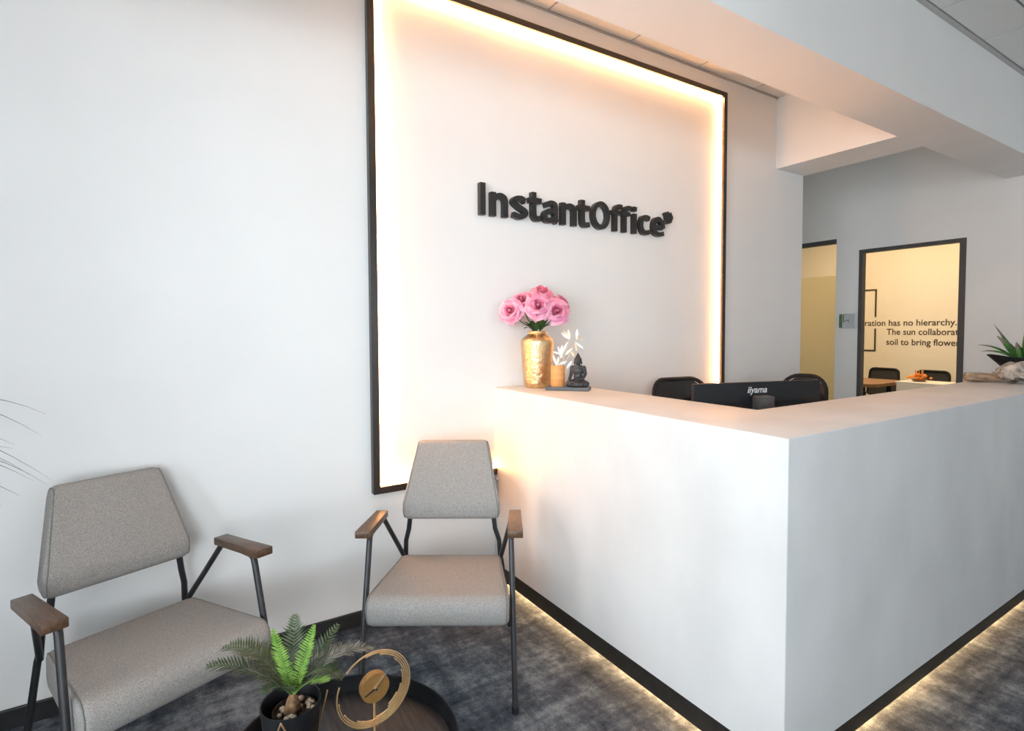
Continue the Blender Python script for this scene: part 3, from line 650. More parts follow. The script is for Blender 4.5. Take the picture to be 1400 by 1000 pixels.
def leaf_bm(base, tip, w, fold=0.15, n=8, up_=Vector((0, 0, 1))):
    b, t = Vector(base), Vector(tip); d = t-b; s = d.cross(up_)
    s = s.normalized() if s.length > 1e-6 else Vector((1, 0, 0)); u = s.cross(d).normalized(); bm = bmesh.new(); rows = []
    for i in range(n+1):
        k = i/n; ww = w*math.sin(PI*min(0.999, k*0.93+0.04))**0.8; c = b+d*k+u*(d.length*0.12*math.sin(PI*k))
        rows.append([bm.verts.new(c+s*ww+u*ww*fold), bm.verts.new(c), bm.verts.new(c-s*ww+u*ww*fold)])
    for a, c in zip(rows, rows[1:]):
        for j in range(2): bm.faces.new((a[j], a[j+1], c[j+1], c[j]))
    return bm
def rose(c, axis, sc, label, seed, leaf=None):
    r = thing('rose', label, 'rose', c, group='pink roses in the gold vase')
    q = Vector((0, 0, 1)).rotation_difference(Vector(axis).normalized()); rd = random.Random(seed)
    k = 0
    for L, (cnt, me) in enumerate(zip((3, 4, 5, 5, 5, 5, 5), PM)):
        for i in range(cnt):
            o = bpy.data.objects.new('petal', me); C.objects.link(o); o.parent = r
            o.rotation_mode = 'QUATERNION'
            o.rotation_quaternion = q @ Quaternion((0, 0, 1), 2*PI*i/cnt + L*0.7 + rd.random()*0.5) @ Quaternion((0, 1, 0), 0.34*(rd.random()-0.5))
            o.scale = (sc*(0.88+0.22*rd.random()),)*3
            o.location = q @ Vector((0, 0, -0.022*sc)); k += 1
    b = q @ Vector((0, 0, -0.018*sc)); m = Vector((VX, VY, CH+0.285))-Vector(c); m += Vector((0.018*math.cos(seed*1.3), 0.018*math.sin(seed*1.3), 0))
    e = Vector((VX, VY, CH+0.10))-Vector(c)
    obj('stem', tube(smooth_curve([b, b*0.6+m*0.4 - Vector((0, 0, 0.012)), m, e], 5), 0.0028, 7), M['stem'], r, True)
    obj('bud', lathe([(0, -0.010*sc), (0.006*sc, 0), (0.0075*sc, 0.012*sc), (0.006*sc, 0.021*sc), (0.0, 0.025*sc)], 10), M['petal_in'], r, True).rotation_euler = q.to_euler()
    obj('calyx', lathe([(0, -0.006), (0.006, -0.003), (0.009, 0.004), (0.004, 0.008)], 10, b), M['stem'], r, True)
    if leaf:
        for lf_ in leaf: obj('leaf', leaf_bm(m*0.97, Vector(lf_)-Vector(c), 0.016), M['leaf_d'], r, True)
    return r
toc = Vector((-0.55, -0.80, 0.12))
rose((0.043, -0.100, 1.440), toc+Vector((-0.35, 0.1, 0.1)), 1.12, 'pink rose at the left edge of the bouquet, lowest on that side', 1, [(0.092, -0.125, 1.365), (0.085, -0.16, 1.350)])
rose((0.125, -0.075, 1.497), toc+Vector((-0.15, 0.1, 0.7)), 1.08, 'pink rose at the upper left of the bouquet, behind the left one', 2, [(0.13, -0.16, 1.39), (0.10, -0.11, 1.39)])
rose((0.151, -0.185, 1.464), toc+Vector((0.1, 0, 0.15)), 1.18, 'open pink rose at the centre front of the bouquet', 3, [(0.165, -0.17, 1.385)])
rose((0.219, -0.125, 1.535), toc+Vector((0.3, 0.2, 0.75)), 1.15, 'pink rose at the very top of the bouquet', 4, [(0.205, -0.19, 1.385), (0.17, -0.20, 1.40), (0.225, -0.10, 1.40)])
rose((0.243, -0.215, 1.436), toc+Vector((0.25, -0.05, 0.10)), 1.22, 'open pink rose at the front right of the bouquet', 5, [(0.262, -0.165, 1.375), (0.245, -0.19, 1.37)])
rose((0.325, -0.150, 1.482), toc+Vector((0.9, 0.2, 0.4)), 1.05, 'pink rose at the right back of the bouquet, turned away', 6, [(0.285, -0.13, 1.40)])

# ------------------------------------------------------------------ slate tray, small vase with dried sprigs, statue
TA = math.atan2(-0.74, 0.67); T0 = Vector((0.236, -0.322, CH))
tr = obj('slate_tray', box(-0.107, 0.107, -0.042, 0.042, 0, 0.018, bevel=0.002), M['slate'], None)
tr.location = T0; tr.rotation_euler = (0, 0, TA); tag(tr, 'flat dark slate tray under the statue and the small orange vase', 'tray')
dx_ = Vector((0.67, -0.74, 0)); TZ2 = CH+0.018
pv = T0 + dx_*(-0.052) + Vector((0, 0, 0.018))
sv = thing('small_vase', 'small orange-brown cylinder vase beside the black seated statue', 'vase', pv)
obj('vase_body', lathe([(0, 0), (0.033, 0), (0.0345, 0.002), (0.0345, 0.100), (0.033, 0.102), (0.029, 0.102), (0.028, 0.098), (0.028, 0.03), (0, 0.03)], 40), M['amber'], sv, 'auto')
def sprig(label, top, nodes, seed):
    rd = random.Random(seed); s = thing('dried_sprig', label, 'dried flower', pv, group='white dried sprigs in the small vase')
    p0 = Vector((0.008*math.cos(seed), 0.008*math.sin(seed), 0.032)); t = Vector(top)-pv
    crv = smooth_curve([p0, (p0*0.4+t*0.6) + Vector((0.008*(rd.random()-0.5), 0.008*(rd.random()-0.5), -0.005)), t], 6)
    obj('stalk', tube(crv, 0.0011, 6), M['cream_sprig'], s, True)
    for i, (b, tp, w, m) in enumerate(nodes):
        obj('bract', leaf_bm(Vector(b)-pv, Vector(tp)-pv, w, 0.35, 6, up_=Vector((0.55, 0.8, 0))), M[m], s, True)
    return s
W_, K_ = 'white_sprig', 'cream_sprig'
sprig('white dried sprig with two tall pods at the upper left of the small vase', (0.243, -0.327, 1.300), [((0.243, -0.327, 1.297), (0.206, -0.305, 1.330), 0.0075, W_), ((0.243, -0.327, 1.302), (0.236, -0.322, 1.345), 0.006, W_), ((0.243, -0.328, 1.304), (0.215, -0.308, 1.342), 0.004, K_)], 1)
sprig('white dried sprig with the upright pod, highest above the statue', (0.272, -0.345, 1.300), [((0.272, -0.345, 1.295), (0.273, -0.346, 1.347), 0.0075, W_), ((0.276, -0.347, 1.312), (0.315, -0.337, 1.292), 0.006, K_), ((0.262, -0.340, 1.285), (0.298, -0.362, 1.252), 0.006, W_), ((0.266, -0.342, 1.280), (0.270, -0.345, 1.240), 0.005, K_)], 2)
sprig('white dried starburst sprig in the middle of the small vase', (0.205, -0.308, 1.225), [((0.205, -0.308, 1.222), (0.190, -0.298, 1.262), 0.006, W_), ((0.205, -0.308, 1.220), (0.232, -0.322, 1.284), 0.006, W_), ((0.205, -0.308, 1.214), (0.208, -0.310, 1.270), 0.007, W_), ((0.205, -0.308, 1.205), (0.204, -0.307, 1.245), 0.010, W_), ((0.222, -0.318, 1.220), (0.250, -0.334, 1.252), 0.006, W_), ((0.246, -0.332, 1.246), (0.258, -0.340, 1.212), 0.006, K_)], 3)
sprig('white dried sprig drooping low at the left side of the small vase', (0.180, -0.296, 1.205), [((0.182, -0.300, 1.170), (0.166, -0.290, 1.225), 0.006, W_), ((0.196, -0.306, 1.225), (0.166, -0.288, 1.238), 0.005, W_), ((0.185, -0.300, 1.170), (0.226, -0.322, 1.188), 0.006, W_), ((0.185, -0.300, 1.172), (0.192, -0.304, 1.212), 0.0055, W_)], 4)
sprig('white dried leaf sprig leaning right between the small vase and the statue', (0.232, -0.326, 1.150), [((0.232, -0.318, 1.152), (0.258, -0.325, 1.190), 0.008, W_)], 5)
# statue: blobs fused into one surface by a voxel remesh
st = thing('seated_statue', 'small black seated meditating statue on the slate tray', 'statue', T0 + dx_*0.048 + Vector((0, 0, 0.018)), math.atan2(-0.74, 0.67))
bm = bmesh.new()
def lim(p, r, n=12): add_tube(bm, p, r, n); [add_blob(bm, q, (k,)*3, sub=2) for q, k in zip(p, r)]
add_blob(bm, (0, 0.004, 0.020), (0.032, 0.024, 0.020), sub=3)            # hips
add_blob(bm, (0, 0.004, 0.052), (0.022, 0.017, 0.030), sub=3)            # belly
add_blob(bm, (0, 0.003, 0.078), (0.029, 0.019, 0.024), sub=3)            # chest
add_blob(bm, (0, 0.004, 0.096), (0.029, 0.014, 0.010), sub=3)            # shoulders
lim([(0, 0.003, 0.098), (0, 0.001, 0.114)], [0.0125, 0.0115])
add_blob(bm, (0, -0.002, 0.125), (0.0170, 0.0185, 0.0200), sub=3)        # head
add_blob(bm, (0, 0.001, 0.133), (0.0185, 0.0195, 0.0150), sub=3)         # hair cap
add_blob(bm, (0, 0.001, 0.148), (0.0115, 0.012, 0.0085), sub=2)          # top knot
lim([(0, 0.001, 0.153), (0, 0.001, 0.165)], [0.0075, 0.0020])
add_blob(bm, (0, -0.0205, 0.1225), (0.0030, 0.0040, 0.0060), sub=2)      # nose
for s in (-1, 1):
    add_blob(bm, (0.0070*s, -0.0185, 0.1265), (0.0045, 0.0024, 0.0015), sub=2)   # eyelids
    add_blob(bm, (0.0070*s, -0.0187, 0.1308), (0.0052, 0.0022, 0.0011), sub=2)   # brows
    add_blob(bm, (0.0180*s, 0.001, 0.117), (0.0030, 0.0050, 0.0130), sub=2)      # long ears
    lim([(0.029*s, 0.004, 0.093), (0.0345*s, 0.006, 0.062)], [0.0110, 0.0092])
add_blob(bm, (0, -0.0195, 0.1145), (0.0050, 0.0022, 0.0014), sub=2)      # mouth
lim([(-0.0345, 0.006, 0.062), (-0.040, -0.012, 0.036), (-0.037, -0.026, 0.024)], [0.0092, 0.0075, 0.0058])  # arm resting on the knee
lim([(0.0345, 0.006, 0.062), (0.028, -0.018, 0.042), (0.004, -0.026, 0.038)], [0.0092, 0.0075, 0.0058])     # hand in the lap
for q in range(4):
    lim([(-0.037+0.0035*(q-1.5), -0.028, 0.023), (-0.038+0.0035*(q-1.5), -0.037, 0.011+0.001*abs(q-1.5))], [0.0022, 0.0018], 8)
    lim([(0.006, -0.0270-0.0035*(q-1.5)*0.6, 0.0365+0.0028*(q-1.5)), (-0.012+abs(q-1.5)*0.001, -0.0290-0.0035*(q-1.5)*0.6, 0.0360+0.0028*(q-1.5))], [0.0021, 0.0017], 8)
lim([(0.004, -0.024, 0.044), (-0.006, -0.026, 0.048)], [0.0022, 0.0018], 8)
for s in (-1, 1):
    lim([(0.020*s, 0.0, 0.019), (0.044*s, -0.014, 0.015)], [0.019, 0.0150])
    lim([(0.044*s, -0.014, 0.015), (-0.010*s, -0.032, 0.016 if s > 0 else 0.012)], [0.0150, 0.0100])
    add_blob(bm, (-0.022*s, -0.033, 0.022 if s > 0 else 0.014), (0.0135, 0.006, 0.0060), sub=2)   # feet
add_blob(bm, (0, -0.008, 0.006), (0.054, 0.032, 0.006), sub=3)           # robe hem
for v in bm.verts: v.co.z = max(0.0, v.co.z)
body = obj('figure', bm, M['statue_stone'], st)
md = body.modifiers.new('r', 'REMESH'); md.mode = 'VOXEL'; md.voxel_size = 0.0013; md.use_smooth_shade = True
ms = body.modifiers.new('s', 'SMOOTH'); ms.factor = 0.5; ms.iterations = 3

# ------------------------------------------------------------------ behind the counter
wt = obj('desk_worktop', box(CX1+0.002, 1.6, CYI+0.002, -0.55, 0.695, 0.72, bevel=0.002), M['worktop']); tag(wt, 'low worktop tucked behind the white counter under the monitor', 'desk')
WTZ = 0.72
mon = thing('monitor', 'black monitor seen from behind above the white counter edge', 'monitor', (0.748, -1.000, WTZ), -0.30)
ph0, ph1, pw = 0.045, 0.394, 0.322
obj('panel_back', box(-pw, pw, -0.010, 0.012, ph0, ph1, bevel=0.004), M['black_plastic'], mon, 'auto')
bm = bmesh.new(); a = [(-0.24, ph0+0.03), (0.24, ph0+0.03), (0.24, ph0+0.262), (-0.24, ph0+0.262)]
fo = [bm.verts.new((x, -0.0099, z)) for x, z in a]; fi = [bm.verts.new((x*0.92, -0.038, z+(0.012 if z < 0.2 else -0.012))) for x, z in a]
for i in range(4): bm.faces.new((fo[i], fo[(i+1) % 4], fi[(i+1) % 4], fi[i]))
bm.faces.new(fi); obj('electronics_hump', bm, M['black_plastic'], mon)
obj('screen', box(-pw+0.008, pw-0.008, 0.012, 0.0135, ph0+0.012, ph1-0.008), M['black_profile'], mon)
obj('stand_neck', box(-0.058, 0.018, -0.085, -0.036, 0.012, 0.340, bevel=0.006), M['dark_plastic2'], mon, 'auto')
obj('stand_base', box(-0.11, 0.11, -0.10, 0.08, 0, 0.014, bevel=0.005), M['black_plastic'], mon, 'auto')
def text_me(s, size, shear=0.0, off=0.0, ext=0.0004, align='LEFT', xs=1.0):
    cu = bpy.data.curves.new('t', 'FONT'); cu.body = s; cu.size = size; cu.shear = shear; cu.offset = off; cu.extrude = ext; cu.align_x = align; cu.resolution_u = 4
    o = bpy.data.objects.new('t', cu); C.objects.link(o); bpy.context.view_layer.update()
    dg = bpy.context.evaluated_depsgraph_get(); me = bpy.data.meshes.new_from_object(o.evaluated_get(dg)); me.materials.clear()
    bpy.data.objects.remove(o)
    for v in me.vertices: v.co.x *= xs
    return me
lg = obj('logo', text_me('iiyama', 0.040, 0.25, 0.0007, 0.0003, 'CENTER'), M['print_white'], mon)
lg.rotation_euler = (PI/2, 0, 0); lg.location = (-0.012, -0.0104, ph1-0.046)
def office_chair(label, loc, rz, w, zt, group):
    t = thing('office_chair', label, 'office chair', loc, rz, group)
    # front is -y local, backrest at +y, curved frame with mesh
    n = 12; bmf = bmesh.new(); prof = []
    zb = zt-0.50
    out = rounded([(-w/2, zb), (w/2, zb), (w/2+0.01, zt), (-w/2-0.01, zt)], [0.06, 0.06, 0.10, 0.10], 6)
    def P(x, z): return Vector((x, 0.22+0.06*((z-zb)/0.5) - 0.20*(x*x)/(w*w/4)*0.25, z))
    add_tube(bmf, [P(p.x, p.y) for p in out]+[P(out[0].x, out[0].y)], 0.013, 8, caps=False); obj('back_frame', bmf, M['black_plastic'], t, True)
    bmm = bmesh.new(); nx, nz = 8, 8; G = []
    for j in range(nz+1):
        z = zb+(zt-zb)*j/nz
        k = min(1.0, math.sqrt(max(0.0, 1-((abs(z-(zb+zt)/2)-(0.25-0.09))/0.09)**2)) if abs(z-(zb+zt)/2) > 0.16 else 1.0)
        hw_ = w/2-0.09*(1-k)
        G.append([[bmm.verts.new(P(hw_*(-1+2*i/nx), z)+Vector((0, dy, 0))) for i in range(nx+1)] for dy in (-0.003, 0.003)])
    for j in range(nz):
        for i in range(nx):
            for s in (0, 1): bmm.faces.new((G[j][s][i], G[j][s][i+1], G[j+1][s][i+1], G[j+1][s][i]))
    obj('back_mesh', bmm, M['mesh_fabric'], t, True)
    bm = bmesh.new(); add_tube(bm, [(-w/2-0.005, 0.21, zt-0.14), (-w/4, 0.235, zt-0.115), (0, 0.245, zt-0.13), (w/4, 0.235, zt-0.115), (w/2+0.005, 0.21, zt-0.14)], 0.016, 8); obj('lumbar_band', bm, M['black_plastic'], t, True)
    obj('seat', box(-0.24, 0.24, -0.24, 0.20, 0.44, 0.52, bevel=0.03, seg=3), M['mesh_fabric'], t, 'auto')
    obj('spine', tube([(0, 0.05, 0.42), (0, 0.25, 0.46), (0, 0.26, zt-0.3)], 0.022, 10), M['black_plastic'], t, True)
    obj('gas_lift', tube([(0, 0, 0.08), (0, 0, 0.44)], 0.025, 12), M['black_plastic'], t, 'auto')
    for s in (-1, 1):
        obj('armrest', tube([(0.23*s, 0.05, 0.46), (0.29*s, 0.03, 0.48), (0.29*s, 0.03, 0.66), (0.29*s, -0.12, 0.67), (0.29*s, 0.12, 0.67)], 0.016, 8), M['black_plastic'], t, True)
    for k in range(5):
        a = 2*PI*k/5
        obj('base_arm', tube([(0, 0, 0.10), (0.29*math.cos(a), 0.29*math.sin(a), 0.065)], [0.024, 0.014], 8), M['black_plastic'], t, 'auto')
        b = bmesh.new(); add_blob(b, (0.29*math.cos(a), 0.29*math.sin(a), 0.028), (0.028, 0.028, 0.028), sub=2); obj('caster', b, M['black_plastic'], t, True)
    return t
office_chair('black mesh office chair behind the counter, at the left of the monitor', (1.285, -0.31, 0), -0.13, 0.41, 1.025, 'office chairs behind the counter')
office_chair('black mesh office chair behind the counter, mostly hidden by the right of the monitor', (1.93, -0.49, 0), -1.22, 0.25, 1.030, 'office chairs behind the counter')

# ------------------------------------------------------------------ right end of the counter: bowl plant and driftwood
bx = Vector((2.868, -1.335, CH)); ba = math.atan2(-0.53, 0.85)
bp_ = thing('bowl_planter', 'spiky green succulent in a flared black boat-shaped bowl at the counter right end', 'plant', bx, ba)
bm = bmesh.new(); n = 40
prof = [(0.0, 0.0), (0.30, 0.0), (1.0, 0.120), (0.975, 0.120), (0.80, 0.098), (0.0, 0.098)]
rings = []
for k, (r, z) in enumerate(prof):
    if r == 0: rings.append([bm.verts.new((0, 0, z))]); continue
    ring = []
    for j in range(n):
        a = 2*PI*j/n; zz = z + (0.022*abs(math.cos(a))**3 if k in (2, 3) else 0)
        ring.append(bm.verts.new((0.225*r*math.cos(a)*(1.0), 0.115*r*math.sin(a), zz)))
    rings.append(ring)
for a, b in zip(rings, rings[1:]):
    for j in range(n):
        j2 = (j+1) % n
        if len(a) == 1: bm.faces.new((a[0], b[j2], b[j]))
        elif len(b) == 1: bm.faces.new((a[j], a[j2], b[0]))
        else: bm.faces.new((a[j], a[j2], b[j2], b[j]))
obj('bowl', bm, M['bowl'], bp_, 'auto')
def spike(base, tip, w, bend):
    b, t = Vector(base), Vector(tip); mid = (b+t)/2+Vector((0, 0, bend)); bm = bmesh.new(); n = 9; rows = []
    d0 = (t-b); s = d0.cross(Vector((0.05, -1, 0.5))).normalized(); u = s.cross(d0).normalized()
    for i in range(n+1):
        k = i/n; c = b*(1-k)**2+mid*2*k*(1-k)+t*k*k; ww = 1.35*w*(1-k)**0.7*(0.8+0.6*k*(1-k)*2)+0.0006
        rows.append([bm.verts.new(c+s*ww), bm.verts.new(c-u*ww*0.55), bm.verts.new(c-s*ww), bm.verts.new(c+u*ww*0.18)])
    for i, (a, c) in enumerate(zip(rows, rows[1:])):
        for j in range(4):
            f_ = bm.faces.new((a[j], a[(j+1) % 4], c[(j+1) % 4], c[j])); f_.material_index = 1 if i >= n-3 else 0
    bm.faces.new(rows[0]); bm.faces.new(rows[-1][::-1])
    return obj('leaf', bm, [M['succ'], M['succ_tip']], bp_, True)
for (b, t, w, be) in (((-0.06, 0, 0.10), (-0.285, 0.02, 0.195), 0.008, 0.055), ((-0.07, -0.03, 0.10), (-0.285, -0.01, 0.160), 0.008, 0.045), ((-0.04, 0, 0.10), (-0.190, 0, 0.250), 0.032, 0.02), ((-0.02, 0.03, 0.10), (-0.165, 0.05, 0.320), 0.014, 0.01),
                      ((-0.03, -0.05, 0.10), (-0.075, -0.06, 0.285), 0.040, 0.01), ((0, 0, 0.10), (-0.015, 0.0, 0.320), 0.034, 0.0), ((0.02, 0.03, 0.10), (0.06, 0.04, 0.335), 0.022, 0.0), ((0.04, -0.03, 0.10), (0.11, -0.03, 0.26), 0.024, 0.01),
                      ((0.05, 0, 0.10), (0.19, 0.0, 0.245), 0.022, 0.02), ((0.06, 0, 0.10), (0.26, 0.02, 0.19), 0.014, 0.04), ((-0.07, -0.04, 0.10), (-0.150, -0.08, 0.215), 0.034, 0.01), ((0.02, -0.05, 0.10), (0.0, -0.12, 0.21), 0.024, 0.01)):
    spike(b, t, w, be)
def gnarl(name, pts, rad, m, seed, amp, n=14):
    rd = random.Random(seed); bm = tube(smooth_curve(pts, 5), [0.01]*((len(pts)-1)*5+1), n); 
    K = (len(pts)-1)*5+1
    for i, v in enumerate(list(bm.verts)):
        k = i//n; t = k/(K-1)*(len(rad)-1); a = int(min(t, len(rad)-2)); r = rad[a]+(rad[a+1]-rad[a])*(t-a)
        j = i % n; ph = seed+k*0.5
        c = sum((bm.verts[k*n+q].co for q in range(0)), Vector())
        v.tag = False
    bm.free(); bm = bmesh.new(); P = smooth_curve(pts, 5); rr = []
    for k in range(K):
        t = k/(K-1)*(len(rad)-1); a = int(min(t, len(rad)-2)); rr.append(rad[a]+(rad[a+1]-rad[a])*(t-a))
    add_tube(bm, P, rr, n); bm.verts.ensure_lookup_table()
    for i, v in enumerate(bm.verts):
        k, j = divmod(i, n); c = P[k]; v.co = c+(v.co-c)*(1+amp*math.sin(j*2.1+seed+k*0.35)+amp*0.7*math.sin(j*1.3-k*0.6)+amp*0.5*(rd.random()-0.5))
    zmin = min(v.co.z for v in bm.verts)
    for v in bm.verts: v.co.z -= zmin
    return obj(name, bm, m, None, True)
g1 = gnarl('driftwood', [(-0.10, 0, 0.03), (-0.04, 0.004, 0.028), (0.03, -0.002, 0.026), (0.10, 0.002, 0.030)], [0.024, 0.025, 0.023, 0.024], M['drift'], 1, 0.08)
g1.location = (2.362, -1.300, CH); g1.rotation_euler = (0, 0, -0.80); tag(g1, 'smooth reddish-brown driftwood log lying left of the bowl planter', 'driftwood')
g2 = gnarl('driftwood', [(-0.09, 0, 0.03), (-0.06, 0.01, 0.04), (-0.01, 0.0, 0.045), (0.05, -0.01, 0.04), (0.13, 0.0, 0.035)], [0.018, 0.045, 0.052, 0.042, 0.022], M['driftgrey'], 5, 0.20)
g2.location = (2.380, -1.432, CH); g2.rotation_euler = (0, 0, -0.62); tag(g2, 'gnarled grey-white driftwood lump in front of the bowl planter', 'driftwood')
bm = bmesh.new(); add_blob(bm, (0, 0, 0.028), (0.05, 0.035, 0.028), sub=3, jitter=0.05, seed=4); bs = obj('stone', bm, M['stone'], None, True)
bs.location = (2.60, -1.290, CH); bs.rotation_euler = (0, 0, -0.5); tag(bs, 'flat grey stone between the driftwood log and the bowl planter', 'stone')

# ------------------------------------------------------------------ door sign
ds = thing('door_sign', 'square glass door sign with green bamboo print beside the meeting room doorway', 'sign', (XR, 0.378, 1.417))
obj('glass_plate', box(-0.016, -0.010, -0.070, 0.070, -0.072, 0.072, bevel=0.001, seg=1), mat('sign_glass', (0.50, 0.56, 0.60), 0.15, col2=(0.56, 0.61, 0.65), scale=20), ds)
def dsp(name, y0, y1, z0, z1, m): return obj(name, box(-0.0168, -0.0161, y0, y1, z0, z1), M[m], ds)
dsp('bamboo_print', 0.040, 0.069, -0.069, 0.068, 'print_green'); dsp('bamboo_print', 0.024, 0.034, -0.01, 0.060, 'print_green')
bm = bmesh.new(); add_stroke(bm, [(0, 0), (0.03, 0.02), (0.045, 0.0), (0.05, 0.03)], 0.008, -0.0003, 0.0003); o = obj('twig_print', bm, M['print_brown'], ds); o.rotation_euler = (0, 0, -PI/2); o.location = (-0.0164, 0.024, -0.010)
bm = bmesh.new(); add_stroke(bm, [(0, 0), (0.012, 0.012), (0.02, 0.010)], 0.008, -0.0003, 0.0003); o = obj('leaf_print', bm, M['print_grey'], ds); o.rotation_euler = (0, 0, -PI/2); o.location = (-0.0164, 0.018, 0.056)
for y, z in ((0.062, 0.064), (-0.062, 0.064), (0.062, -0.064), (-0.062, -0.064)):
    o = obj('standoff', lathe([(0, 0), (0.004, 0), (0.004, 0.018), (0, 0.018)], 10), M['alu'], ds, 'auto'); o.rotation_euler = (0, -PI/2, 0); o.location = (0, y, z)

# ------------------------------------------------------------------ meeting room beyond the doorway
XW = 7.0
wl_ = thing('wall_quote', 'brown lettered quote about hierarchy with a thin square outline, on the meeting room wall', 'wall lettering', (XW-0.002, 0, 0))
def wtext(s, y, z, anchor=None, target=None):
    me = text_me(s, 0.118, 0, 0.0012, 0.0008)
    o = obj('text_line', me, M['ink'], wl_); o.rotation_euler = Matrix(((0, 0, -1), (-1, 0, 0), (0, 1, 0))).to_euler(); o.location = (0, y, z); return o, me
def tw(s): me = text_me(s, 0.118, 0, 0.0012, 0.0008); w = max(v.co.x for v in me.vertices); bpy.data.meshes.remove(me); return w
w_vis = tw('ration has no hierarchy.'); w_all = tw('Collaboration has no hierarchy.')
sx_ = 1.080/w_vis
for s, y, z in (('Collaboration has no hierarchy.', 0.385 + w_all*sx_+0.012, 1.378), ('The sun collaborates with', 1.193, 1.254), ('soil to bring flowers', 1.195, 1.115)):
    o, me = wtext(s, y, z); o.scale = (sx_*(1 if s[0] == 'C' else 0.955), min(1.15, max(0.9, sx_*1.05)), 1)
for y0, y1, z0, z1 in ((1.325, 1.345, 1.504, 1.894), (1.325, 1.345, 1.019, 1.339), (1.345, 2.20, 1.874, 1.894), (1.345, 2.20, 1.019, 1.039)):
    obj('outline_bar', box(-0.006, 0.001, y0, y1, z0, z1), M['ink'], wl_)
mt = thing('meeting_table', 'brown wooden meeting table seen through the doorway', 'table', (5.38, 1.39, 0))
bm = bmesh.new(); pr_ = rounded([(-0.40, -0.95), (0.40, -0.95), (0.40, 0.95), (-0.40, 0.95)], 0.12, 6)
a = [bm.verts.new((p.x, p.y, 0.70)) for p in pr_]; b = [bm.verts.new((p.x, p.y, 0.735)) for p in pr_]
bm.faces.new(a[::-1]); bm.faces.new(b)
for i in range(len(a)): j = (i+1) % len(a); bm.faces.new((a[i], a[j], b[j], b[i]))
obj('tabletop', bm, M['wood'], mt)
for x in (-0.3, 0.3):
    for y in (-0.8, 0.8): obj('leg', tube([(x, y, 0), (x, y, 0.70)], 0.025, 10), M['black_plastic'], mt, 'auto')
def meeting_chair(label, loc, rz):
    t = thing('meeting_chair', label, 'chair', loc, rz, 'meeting room chairs'); w = 0.36
    out = rounded([(-w/2, 0.50), (w/2, 0.50), (w/2-0.02, 0.83), (-w/2+0.02, 0.83)], [0.03, 0.03, 0.05, 0.05], 4)
    P = lambda p: Vector((p.x, 0.20+0.12*(p.y-0.5), p.y))
    obj('back_frame', tube([P(p) for p in out]+[P(out[0])], 0.014, 8, caps=False), M['black_plastic'], t, True)
    bm = bmesh.new(); bm.faces.new([bm.verts.new(P(p)) for p in out]); r = bmesh.ops.extrude_face_region(bm, geom=bm.faces[:]); [setattr(v, 'co', v.co+Vector((0, 0.006, 0))) for v in r['geom'] if isinstance(v, bmesh.types.BMVert)]
    obj('back_mesh', bm, M['mesh_fabric'], t)
    obj('seat', box(-0.22, 0.22, -0.22, 0.20, 0.43, 0.48, bevel=0.015), M['mesh_fabric'], t, 'auto')
    for x in (-0.20, 0.20):
        obj('leg', tube([(x, -0.20, 0), (x, -0.19, 0.44)], 0.012, 8), M['black_plastic'], t, 'auto'); obj('leg', tube([(x, 0.22, 0), (x, 0.19, 0.44), (x, 0.20, 0.52)], 0.012, 8), M['black_plastic'], t, 'auto')
    return t
meeting_chair('dark mesh meeting chair with olive back, far side of the meeting table', (6.0, 0.88, 0), -PI/2)
meeting_chair('dark mesh meeting chair behind the orange flowers, far side of the room', (6.0, 0.36, 0), -PI/2)
meeting_chair('black meeting chair with its back to the doorway, at the near table side', (4.98, 1.00, -0.0), PI/2).scale = (1, 1, 0.86)
cb = thing('low_cabinet', 'low white cabinet just inside the meeting room doorway', 'cabinet', (5.45, -0.34, 0))
obj('cabinet_body', box(-0.18, 0.18, -0.68, 0.68, 0.06, 0.745, bevel=0.002), M['white_lam'], cb); obj('cabinet_top', box(-0.19, 0.19, -0.69, 0.69, 0.745, 0.765, bevel=0.002), M['white_lam'], cb)
obj('plinth', box(-0.16, 0.16, -0.66, 0.66, 0, 0.06), M['black_base'], cb)
for k in range(3):
    y = -0.68+0.4533*k
    d = obj('cabinet_door', box(-0.196, -0.181, y+0.004, y+0.449, 0.065, 0.740, bevel=0.001, seg=1), M['white_lam'], cb); obj('handle', box(-0.206, -0.196, y+0.40, y+0.41, 0.45, 0.60), M['alu'], d)
fl = thing('flower_arrangement', 'orange flower arrangement in a low dish on the white cabinet', 'flowers', (5.45, 0.20, 0.765))
obj('dish', lathe([(0, 0), (0.05, 0), (0.075, 0.025), (0.072, 0.025), (0.05, 0.006), (0, 0.006)], 24), M['wood'], fl, 'auto')
rd = random.Random(8)
for i in range(34):
    a = rd.random()*2*PI; r = 0.085*math.sqrt(rd.random()); h = 0.03+0.055*rd.random()
    bm = bmesh.new(); add_blob(bm, (r*math.cos(a), 1.35*r*math.sin(a), h), (0.016, 0.016, 0.012), sub=1, jitter=0.4, seed=i); obj('blossom', bm, M['orange'], fl, True)
for i, (y, h) in enumerate(((0.035, 0.12), (0.0, 0.12), (-0.03, 0.125))):
    obj('candle', tube([(0, y, 0.02), (0, y, h)], 0.0055 if i < 2 else 0.010, 8), M['amber'], fl, 'auto')
f2 = thing('table_flowers', 'strip of orange blossoms lying on the meeting table edge', 'flowers', (5.60, 0.98, 0.735))
for i in range(16):
    bm = bmesh.new(); add_blob(bm, (0.05*(rd.random()-0.5), 0.30*(i/15-0.5), 0.014), (0.018, 0.018, 0.014), sub=1, jitter=0.4, seed=i+50); obj('blossom', bm, M['orange'], f2, True)

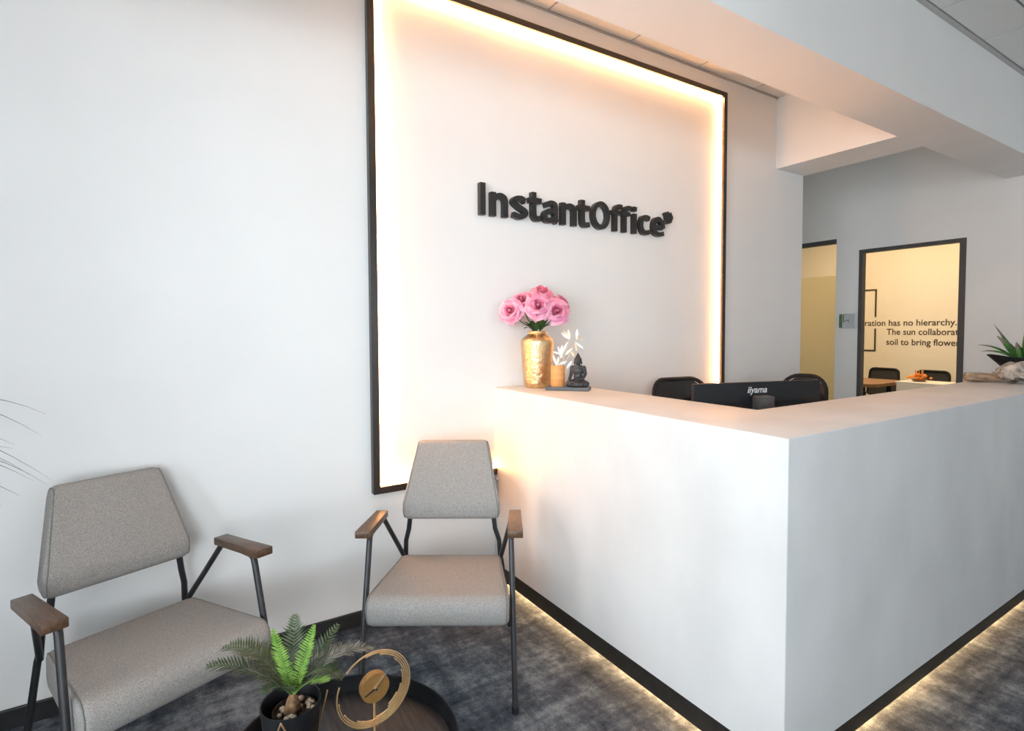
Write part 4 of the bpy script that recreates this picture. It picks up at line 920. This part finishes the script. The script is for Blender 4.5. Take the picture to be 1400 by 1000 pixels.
# ------------------------------------------------------------------ tall plant left of the frame, leaf tips reach in
tp = thing('tall_grass_plant', 'thin drooping dark leaf tips of a tall potted plant at the left picture edge', 'plant', (-2.30, -0.60, 0))
obj('pot', lathe([(0, 0), (0.14, 0), (0.17, 0.36), (0.175, 0.37), (0.16, 0.37), (0.155, 0.33), (0, 0.33)], 40), M['pot'], tp, 'auto')
obj('soil', lathe([(0, 0.335), (0.154, 0.334)], 32), M['soil'], tp)
obj('trunk', tube([(0, 0, 0.32), (0.01, 0.01, 0.7), (0, 0, 1.05)], [0.03, 0.024, 0.018], 10), M['trunk'], tp, True)
def blade(tip, bend, w, seed):
    b = Vector((0, 0, 1.03)); t = Vector(tip)-Vector((-2.30, -0.60, 0)); mid = (b+t)/2+Vector((0, 0, bend)); n = 16; bm = bmesh.new(); rows = []
    d0 = t-b; s = Vector((-d0.y, d0.x, 0)); s = s.normalized() if s.length > 1e-4 else Vector((1, 0, 0))
    for i in range(n+1):
        k = i/n; c = b*(1-k)**2+mid*2*k*(1-k)+t*k*k; c += Vector((0, 0, 0.010*math.sin(k*9+seed)*k)); ww = w*(1-k**2.2)*0.9+0.0006
        rows.append([bm.verts.new(c+s*ww+Vector((0, 0, ww*0.35))), bm.verts.new(c), bm.verts.new(c-s*ww+Vector((0, 0, ww*0.35)))])
    for a, c in zip(rows, rows[1:]):
        for j in range(2): bm.faces.new((a[j], a[j+1], c[j+1], c[j]))
    obj('leaf', bm, M['grey_leaf'], tp, True)
for i, (t, be) in enumerate((((-1.688, -0.6, 1.127), 0.22), ((-1.696, -0.6, 1.080), 0.26), ((-1.751, -0.6, 1.069), 0.20), ((-1.755, -0.6, 1.055), 0.14), ((-1.695, -0.5, 0.930), 0.34), ((-1.706, -0.5, 0.915), 0.28), ((-1.725, -0.6, 0.972), 0.24), ((-1.727, -0.55, 0.954), 0.18), ((-1.745, -0.6, 0.937), 0.16), ((-1.776, -0.62, 0.920), 0.10), ((-1.79, -0.6, 0.885), 0.06))):
    blade(t, be, 0.0095, i)
rd = random.Random(11)
for i in range(34):
    a = math.radians(75+215*rd.random()); r = 0.35+0.25*rd.random()
    blade((-2.30+r*math.cos(a), min(-0.08, -0.60+r*math.sin(a)), 0.75+0.75*rd.random()), 0.2+0.2*rd.random(), 0.006, i)
